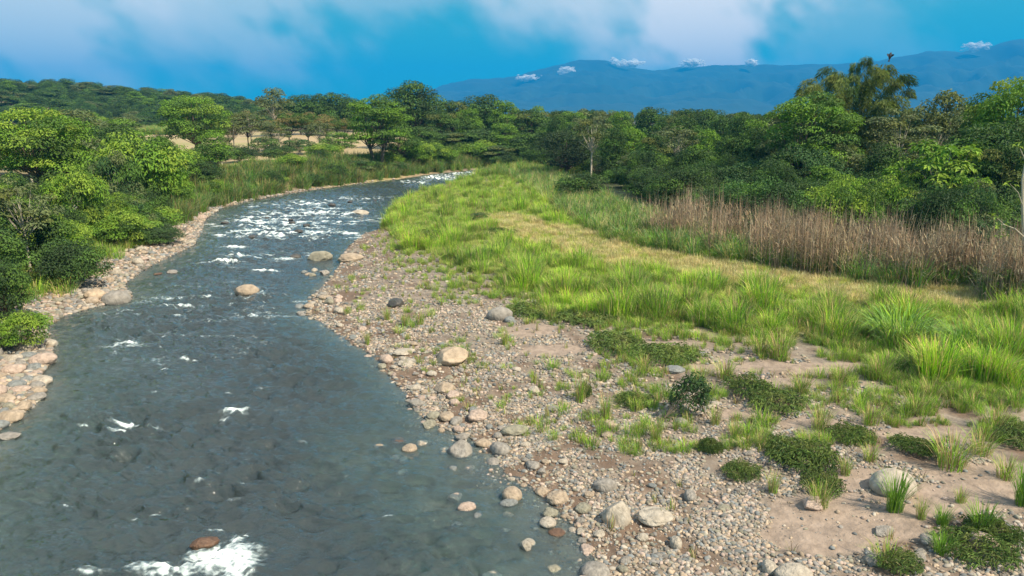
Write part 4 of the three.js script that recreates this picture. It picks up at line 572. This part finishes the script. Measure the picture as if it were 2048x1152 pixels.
// ---------------------------------------------------------------- vegetation: woods
{
  const r = rng(91), trees = [], room = (x, z, q) => trees.every(([a, b, s]) => Math.hypot(a - x, b - z) > (q + s) * 0.5);
  for (const t of TREES) trees.push([t[2][0], t[2][1], t[2][3]]);
  const view = (x, z, m = 0.76) => Math.abs(x / z) < m;
  const grow = (count, pick, size, keys, name, label, group) => { for (let n = 0, k = 0; n < count && k < count * 60; k++) { const [x, z] = pick(), [h, q] = size(x, z); if (!view(x, z) || !room(x, z, q) || inRiver(x, z)) continue; trees.push([x, z, q]); plant(keys[Math.floor(r() * keys.length)], name, x, z, h, q, r() * 6.28, label, 'tree', group); n++; } };
  // hedgerow of flat-topped trees by the tan field
  for (const [x, z, h, q] of [[-68.28, -192.81, 10.6, 4.54], [-63.52, -197.01, 8.27, 4.64], [-60.16, -201.35, 10.01, 5.42], [-54.69, -200.18, 10.35, 5.39], [-51.4, -207.08, 9.76, 5.57], [-47.71, -212.44, 8.63, 5], [-73.8, -194.37, 7.02, 3.93]]) { trees.push([x, z, q]); plant('umbrella', 'field_tree', x, z, h, q, x, 'tree in the field row', 'tree', 'row of trees by the tan field'); }
  for (const [x, z, h, q] of [[-80.53, -285, 15.47, 5.73], [-75.18, -290, 15.92, 5.82], [-65.68, -280, 16.32, 6.56], [-58.46, -275, 14.7, 4.61], [-83.78, -280, 12.91, 5.63]]) { trees.push([x, z, q]); plant('forest_a', 'skyline_tree', x, z, h, q, x, 'tree on the skyline behind the flat-topped row', 'tree', 'dark skyline trees'); }
  for (const [x, z, h, q] of [[-17.84, -225, 14.89, 6.05], [-8.77, -235, 16.81, 7.5], [-1.8, -225, 14.94, 6.05], [5.44, -215, 12.59, 5.79], [10.38, -205, 12.06, 4.85], [-12.75, -215, 12.19, 5.06], [-19.67, -205, 12.01, 4.83], [-20.66, -195, 5.98, 4.6], [-14.24, -196, 6.04, 5.28], [-8.44, -198, 7.14, 6], [-1.85, -198, 10.9, 5.35], [4.56, -190, 9.58, 5.14], [-3.01, -188, 6.28, 5.09], [-22.07, -185, 7.66, 4.36]]) { trees.push([x, z, q]); plant(growForest[Math.floor(r() * 3)], 'bend_tree', x, z, h, q, x * 5, 'tree in the wood beyond the bend', 'tree', 'wood beyond the river bend'); }
  for (const [x, z, h, q] of [[27.35, -190, 12.73, 4.49], [40.76, -220, 13.91, 5.56], [44.22, -210, 13.7, 4.96], [50.72, -215, 14.99, 5.44], [51.18, -200, 13.73, 4.73], [48.26, -170, 11.09, 4.02], [49.69, -160, 11.41, 3.79], [50.08, -150, 10.74, 3.05], [22.95, -140, 8.64, 3.32], [23.82, -125, 8.18, 2.97], [31.67, -120, 8.63, 3.26], [33.29, -112, 8.03, 3.05], [17.57, -128, 8.85, 2.61], [36.36, -110, 9, 3], [27.06, -108, 6.37, 2.58]]) { trees.push([x, z, q]); plant(growForest[Math.floor(r() * 5)], 'wood_tree', x, z, h * 1.08, q, x * 5, 'tree in the wood behind the meadow', 'tree', 'wood behind the meadow'); }
  for (const [x, z, h, q] of [[37.15, -104, 9.09, 2.48], [42.25, -112, 11.29, 2.67], [52.97, -108, 9.85, 3.31], [39.64, -88, 7.14, 2.71], [42.32, -84, 7.29, 2.59], [45.14, -82, 6.28, 2.53], [72.85, -120, 11.94, 3.67], [65.38, -112, 10.54, 3.43], [57.39, -92, 9.97, 2.83], [43.81, -66, 8.02, 2.51], [42.21, -74, 6.22, 2.04], [30, -84, 5.66, 2.59], [33.06, -78, 5.22, 2.15]]) { trees.push([x, z, q]); plant(growForest[Math.floor(r() * 5)], 'thicket_tree', x, z, h * 1.14, q, x * 5, 'tree crowded in the thicket', 'tree', 'thicket round the bamboo'); }
  grow(60, () => [lerp(10, 260, r()), lerp(-100, -330, r())].map((v, i, a) => v), (x, z) => { return [9 + 4.5 * r(), 3 + 1.6 * r()]; }, growForest, 'wood_tree', 'tree in the wood behind the meadow', 'wood behind the meadow');
  grow(46, () => [lerp(-90, 90, r()), lerp(-235, -380, r())], () => [10 + 4 * r(), 4 + 2 * r()], growForest, 'bend_tree', 'tree in the wood beyond the bend', 'wood beyond the river bend');
  grow(190, () => [lerp(-420, -20, r()), lerp(-325, -540, Math.pow(r(), 0.7))], () => [6 + 5 * r(), 4.8 + 3.4 * r()], ['forest_a', 'forest_b', 'forest_d', 'forest_a', 'forest_c'], 'hill_tree', 'tree on the low hill', 'trees on the low hill');
  grow(70, () => { for (;;) { const z = lerp(-92, -300, r()), x = z * lerp(0.505, 0.74, r()); if (lie(x, z).l > 9) return [x, z]; } }, (x, z) => [5.5 + 3.5 * r(), 3.6 + 2 * r()], ['forest_c', 'grey_bush', 'forest_b', 'leafy_bush', 'forest_d', 'forest_a'], 'field_edge_tree', 'plant rising over the field edge', 'trees behind the broadleaf tree');
  for (const [k, x, z, h, q] of [['airy', -67.95, -182.01, 9.55, 4.91], ['airy', -64.94, -185.72, 11.54, 5], ['grey_bush', -60.73, -182.43, 5.06, 4.3], ['airy', -58.22, -186.25, 8.56, 4.39], ['grey_bush', -53.34, -186.73, 4.31, 5.03], ['airy', -49.4, -191.03, 8.53, 4.5], ['forest_c', -42.69, -184.17, 6.07, 4.96], ['grey_bush', -61.41, -152.98, 4.56, 4.65], ['leafy_bush', -57.06, -131.83, 3.95, 4.02], ['dark_bush', -59.04, -160.74, 3.73, 4.34], ['airy', -55.33, -141.25, 6.55, 2.87], ['leafy_bush', -43.65, -173.03, 3.78, 4.67], ['dark_bush', -51.91, -165.77, 3.3, 3.92], ['leafy_bush', -49.1, -106.37, 5.68, 3.98], ['dark_bush', -46.63, -109.87, 3.83, 3.36], ['airy', -47.01, -103.98, 5.23, 2.12], ['leafy_bush', -22.16, -169.06, 5.38, 4.57], ['forest_c', -24.91, -164.54, 8.37, 5], ['leafy_bush', -17.1, -175.69, 5.24, 4.75], ['grey_bush', -0.55, -202.26, 8.01, 7.51], ['leafy_bush', -9.53, -190.75, 5.3, 5.79], ['forest_d', -83.59, -152.91, 9.06, 5.68], ['forest_d', -98.17, -168.41, 11.58, 6.82], ['forest_c', -79.98, -152.91, 9.56, 5.68], ['grey_bush', -75.36, -131.83, 6.99, 5.8], ['leafy_bush', -39.06, -64.73, 6.18, 2.91], ['leafy_bush', -38.32, -54.71, 5.02, 2.28], ['dark_bush', -37.38, -60.61, 3.58, 1.89], ['leafy_bush', -37.84, -66.43, 3.58, 1.84], ['forest_c', -44.63, -94.08, 8.5, 3.86], ['leafy_bush', -37.98, -68.85, 4.03, 2.38], ['dark_bush', -38.96, -78.12, 4.02, 2.42], ['forest_c', -48.49, -120.34, 7.42, 3.27], ['leafy_bush', -42.69, -92.46, 4.7, 2.53]]) { trees.push([x, z, q]); plant(k, 'bank_top_tree', x, z, h, q, x * 3, 'plant atop the river bank', /bush/.test(k) ? 'bush' : 'tree', 'plants along the top of the bank'); }
  // undergrowth along the edge of the wood
  const edgeSpot = (lo, hi) => { const k = Math.floor(r() * (FOREST_EDGE.length / 2 - 1)) * 2, t = r(), dx = FOREST_EDGE[k + 2] - FOREST_EDGE[k], dz = FOREST_EDGE[k + 3] - FOREST_EDGE[k + 1], l = Math.hypot(dx, dz), o = lo + (hi - lo) * r(); return [FOREST_EDGE[k] + dx * t + dz / l * o, FOREST_EDGE[k + 1] + dz * t - dx / l * o]; };
  for (let n = 0, k = 0; n < 70 && k < 2000; k++) { const [x, z] = edgeSpot(7.5, 22); if (!view(x, z) || inRiver(x, z) || trees.some(([a, b, q]) => Math.hypot(a - x, b - z) < 1.2)) continue; trees.push([x, z, 1]); plant(['dark_bush', 'grey_bush', 'dark_bush', 'leafy_bush'][Math.floor(r() * 4)], 'undergrowth_bush', x, z, 2.8 + 3.6 * r(), 1.8 + 1.6 * r(), r() * 6, 'bush in the undergrowth behind the reeds', 'bush', 'undergrowth behind the reeds'); n++; }
  for (let n = 0; n < 170; n++) { const k = n % 2 ? 8 + Math.floor(r() * 12) : 8 + Math.floor(r() * 21), i = k * 2, t = r(), dx = LEFT_BANK[i + 2] - LEFT_BANK[i], dz = LEFT_BANK[i + 3] - LEFT_BANK[i + 1], l = Math.hypot(dx, dz), o = (k < 19 ? 4.4 : 3) + 9 * r(), x = LEFT_BANK[i] + dx * t + dz / l * o, z = LEFT_BANK[i + 1] + dz * t - dx / l * o; if (inRiver(x, z) || lie(x, z).right || distTo(RUBBLE_VIEW, x, z) < 2.6 || distTo(SLENDER, x, z) < 1.6) continue; plant(['leafy_bush', 'dark_bush', 'grey_bush'][n % 3], 'bank_bush', x, z, (k < 19 ? 2.4 : 1.4) + 2.4 * r(), 1.7 + 1.5 * r(), r() * 6, 'bush in the long bank grass', 'bush', 'bushes on the grassy bank'); }
  for (let n = 0; n < 26; n++) { const x = lerp(-5, 30, r()), z = lerp(-182, -196, r()); if (lie(x, z).wet) continue; plant(n % 2 ? 'dark_bush' : 'leafy_bush', 'bend_bush', x, z, 2 + 2.5 * r(), 2 + 1.5 * r(), r() * 6, 'bush at the river bend', 'bush', 'bushes at the bend'); }
}

// ---------------------------------------------------------------- vegetation: grass and reeds
{
  const r = rng(101), green = [], straw = [], cane = [], mix = [], weeds = [], reeds = [], bank = [], rough = [];
  const vary = (s = 0.25) => { const k = 1 + (r() - 0.5) * 2 * s; return [k * (1 + (r() - 0.5) * 0.2), k, k * (1 + (r() - 0.5) * 0.2)]; };
  for (let k = 0; k < 90000; k++) {
    const z = -24 - 150 * Math.pow(r(), 1.5), x = lerp(-18, 0.74 * -z, r()), b = lie(x, z); if (b.wet || !b.right || Math.abs(x / z) > 0.74) continue;
    const n = fbm(x * 0.16, z * 0.16, 3, 3), n2 = fbm(x * 0.45, z * 0.45, 14, 3), g = sideOf(GRAVEL_EDGE, x, z) + n * 4, wood = sideOf(FOREST_EDGE, x, z), dry = distTo(DRY_BAND, x, z) + n * 4;
    if (wood > 2 || r() > 62 / (62 + Math.max(0, -z - 30) * 0.6)) continue;
    if (g < 0) { if (g > -15 && b.r > 1.5 && n2 > -0.06 - 0.1 * ss(-4, 0, g) && r() < (x > 4 ? 0.24 : 0.1) + 0.42 * ss(-7, 0, g) && sandAt(x, z) < 0.6) (r() < 0.6 ? mix : green).push([x, z, 0.3 + 0.65 * r() * r() + 0.25 * ss(-4, 0, g), vary()]); continue; }
    if (dry < 3.6) { if (r() < 0.5) straw.push([x, z, 0.9 + 0.7 * r(), vary(0.2)]); else if (r() < 0.3) green.push([x, z, 0.5 + 0.4 * r(), [1.25, 1.15, 0.8]]); continue; }
    if (n2 < -0.2 && r() < 0.8) continue;
    if (wood > -7 && z < -50) { if (r() < 0.22) cane.push([x, z, 0.55 + 0.45 * r(), vary(0.3)]); else if (r() < 0.3) green.push([x, z, 1.0 + 0.7 * r(), vary(0.3)]); continue; }
    if (n2 > 0.16 && r() < 0.12) cane.push([x, z, 0.34 + 0.22 * r(), [1.3, 1.2, 0.7]]);
    if (r() < 0.5) { const f = vary(0.3), y = 1 + 0.35 * ss(-0.1, 0.3, n); green.push([x, z, (0.65 + 0.7 * r()) * (0.7 + 1.0 * ss(-0.1, 0.4, n2)), [f[0] * y, f[1] * y, f[2]], 0.85 + 0.5 * ss(0, 0.3, n2)]); } else if (r() < 0.4) straw.push([x, z, 0.8 + 0.5 * r(), [0.8, 0.95, 0.6]]); else if (r() < 0.12) mix.push([x, z, 1 + 0.8 * r(), vary()]);
  }
  for (let k = 0; k < 9000; k++) { const q = 6 + 2 * Math.floor(r() * (FOREST_EDGE.length / 2 - 4)), t = r(), dx = FOREST_EDGE[q + 2] - FOREST_EDGE[q], dz = FOREST_EDGE[q + 3] - FOREST_EDGE[q + 1], l = Math.hypot(dx, dz), o = -2.5 + 9 * r(), x = FOREST_EDGE[q] + dx * t + dz / l * o, z = FOREST_EDGE[q + 1] + dz * t - dx / l * o; const nn = fbm(x * 0.35, z * 0.35, 22, 4); if (r() > ss(-0.15, 0.25, nn) || z < -88) continue; if (r() < 0.34) cane.push([x, z, 0.45 + 0.6 * r(), vary(0.3)]); else if (r() < 0.75) reeds.push([x, z, 0.72 + 0.35 * r() + 0.4 * Math.max(0, nn), vary(0.35)]); if (reeds.length > 760) break; }
  for (let k = 0; k < 700; k++) { const x = lerp(-16, 14, r()), z = lerp(-16, -70, Math.pow(r(), 1.4)), b = lie(x, z); if (b.wet || !b.right || b.r < 0.5 || sideOf(GRAVEL_EDGE, x, z) > 0 || fbm(x * 0.35, z * 0.35, 5, 3) < -0.02) continue; weeds.push([x, z, 0.6 + 0.8 * r(), vary()]); }
  for (let k = 0; k < 30000; k++) {
    const z = -26 - 160 * Math.pow(r(), 1.1), x = (xAt(LEFT_BANK, z, Math.min) ?? -20) - r() * 24, b = lie(x, z), bw = 4 - 2.8 * ss(70, 100, -z), o = b.l - bw; if (b.wet || b.right || o < -0.3 + fbm(x * 0.3, z * 0.3, 2, 2) * 2) continue;
    const n = fbm(x * 0.2, z * 0.2, 6, 3); if (r() > 0.42 + n) continue;
    if (z < -78 && o < 11) { if (r() < 0.42) bank.push([x, z, 0.75 + 0.6 * r(), [0.62 + 0.3 * r(), 0.66 + 0.25 * r(), 0.7]]); }
    else if (r() < 0.45) rough.push([x, z, 0.9 + 1.0 * r(), vary(0.3)]); else if (r() < 0.25) straw.push([x, z, 1 + 0.8 * r(), vary()]); else if (r() < 0.12 && o < 14) bank.push([x, z, 0.45 + 0.3 * r(), [1.1, 1.1, 0.8]]);
  }
  for (let k = 0; k < 1500; k++) { const x = lerp(-14, 40, r()), z = lerp(-150, -215, r()), b = lie(x, z); if (b.wet || b.r + b.l > 60) continue; bank.push([x, z, 0.7 + 0.5 * r(), [0.95, 1.0, 0.7]]); }
  strew('meadow_grass', 'bright green grass of the meadow', 'grass', greenTuft, green);
  strew('straw_grass', 'fine straw-coloured dry grass', 'grass', strawTuft, straw);
  strew('tall_grass', 'tall green cane grass before the wood', 'grass', caneTuft, cane);
  strew('mixed_grass', 'half dry grass at the edge of the gravel', 'grass', mixTuft, mix);
  strew('weeds', 'small weeds sprouting between the pebbles', 'weeds', weed, weeds);
  strew('dry_reeds', 'belt of brown dry reeds at the foot of the wood', 'reeds', reedTuft, reeds);
  strew('bank_grass', 'long green grass hanging on the river bank', 'grass', caneTuft, bank);
  strew('rough_grass', 'rough green grass behind the stony bank', 'grass', greenTuft, rough);
  const crop = []; for (let k = 0; k < 2600; k++) { const x = lerp(-175, -120, r()), z = lerp(-285, -320, r()); crop.push([x, z, 1 + 0.4 * r(), [1.1, 1.15, 0.9]]); }
  strew('crop', 'strip of tall bright crop behind the tan field', 'crop', caneTuft, crop);
}

{ // what fills the woods below the crowns, and the scrub on the far hill: masses
  const r = rng(131), under = [], scrub = [], leafy = growths.get('dark_bush').crown, f = () => { const k = 0.8 + 0.5 * r(); return [k, k * (0.9 + 0.2 * r()), k]; };
  for (let k = 0; k < 4000 && under.length < 900; k++) { const z = lerp(-62, -320, Math.pow(r(), 1.3)), x = -z * lerp(-0.3, 0.75, r()), b = lie(x, z); if (b.wet || (b.right ? sideOf(FOREST_EDGE, x, z) < 7 : z > -205 || x < -28)) continue; under.push([x, z, 0.5 + 0.5 * r(), f()]); }
  for (let k = 0; k < 1000; k++) { const z = lerp(-325, -600, r()), x = -z * lerp(-0.76, 0.1, r()); if (lie(x, z).right) continue; scrub.push([x, z, 0.8 + 0.8 * r(), f()]); }
  strew('undergrowth', 'dark undergrowth filling the wood below the crowns', 'undergrowth', leafy, under, leafMat);
  strew('hillside_scrub', 'scrub covering the low hill between its trees', 'scrub', leafy, scrub, leafMat);
}

// ---------------------------------------------------------------- bird and ridge clouds
{
  const g = top(new THREE.Group(), 'bird'), m = new THREE.MeshStandardMaterial({ name: 'dark_feather', color: new THREE.Color().setRGB(0.02, 0.025, 0.035), roughness: 0.8 });
  tag(g, 'dark bird in flight beside the bamboo tops', 'bird');
  const body = new THREE.SphereGeometry(0.5, 14, 10), p = body.attributes.position; for (let i = 0; i < p.count; i++) { const x = p.getX(i), t = x + 0.5; p.setXYZ(i, x * 0.85, p.getY(i) * (0.16 + 0.2 * Math.sin(Math.PI * clamp(t * 0.9))) + (x > 0.3 ? 0.03 : 0), p.getZ(i) * (0.14 + 0.2 * Math.sin(Math.PI * clamp(t * 0.9)))); } body.computeVertexNormals(); part('body', body, m, g);
  for (const sd of [-1, 1]) { const s = new Soup(), c = [1, 1, 1]; for (let k = 0; k < 5; k++) { const t = k / 4; s.v(0.14 - 0.12 * t * t, 0.06 + 0.36 * t, sd * (0.06 + 0.28 * t), c); s.v(-0.2 + 0.1 * t * t, 0.05 + 0.36 * t, sd * (0.06 + 0.28 * t), c); if (k) { const b = k * 2; s.i.push(b - 2, b - 1, b + 1, b - 2, b + 1, b); } } part('wing', s.build(true), new THREE.MeshStandardMaterial({ name: 'wing_feather', color: m.color, roughness: 0.8, side: THREE.DoubleSide }), g); }
  const s = new Soup(), c = [1, 1, 1]; s.v(-0.35, 0, 0.03, c); s.v(-0.35, 0, -0.03, c); s.v(-0.62, -0.03, -0.1, c); s.v(-0.62, -0.03, 0.1, c); s.i.push(0, 1, 2, 0, 2, 3); part('tail', s.build(true), g.children[1].material, g);
  g.position.set(45.5, 19.4, -92); g.rotation.set(0.3, 1.1, 0.9); g.scale.setScalar(1.15);
}
{
  const mat = new THREE.MeshStandardMaterial({ name: 'cloud_vapour', color: new THREE.Color().setRGB(0.9, 0.9, 0.9), roughness: 1, transparent: true, opacity: 0.3 }), r = rng(111);
  const rad = (a) => a * Math.PI / 180;
  for (const [az, el, w, hgt, d] of [[1.3, 3.05, 420, 36, 8500], [4.1, 3.5, 230, 55, 8500], [8.6, 4.05, 520, 60, 8800], [13.3, 4.0, 330, 48, 8800], [17.4, 3.9, 160, 40, 8700], [31.2, 4.5, 300, 45, 8700]]) {
    const g = top(new THREE.Group(), 'cloud'), base = [Math.sin(rad(az)) * d, 12 + d * Math.tan(rad(el)), -Math.cos(rad(az)) * d]; g.position.set(...base); g.rotation.y = -rad(az);
    tag(g, 'small white cloud clinging to the mountain ridge', 'cloud', 'ridge clouds');
    for (let k = 0; k < 60; k++) { const u = (r() + r() - 1), q = hgt * (0.25 + 0.7 * r()) * (1.1 - Math.abs(u)), geo = rockGeometry(500 + k + Math.floor(az * 9), 4, { flat: 0.6, rough: 0.3, speck: 0 }); geo.deleteAttribute('color'); const m = part('puff', geo, mat, g); m.position.set(u * w * 0.5, (r() + r() - 1) * hgt * 0.8 + hgt * 0.5 * fbm(u * 4, az, 3, 2), (r() - 0.5) * 80); m.scale.set(q * 2.6, q * 1.9, q * 2); m.rotation.z = (r() - 0.5) * 1.2; }
  }
}

renderer.render(scene, camera);
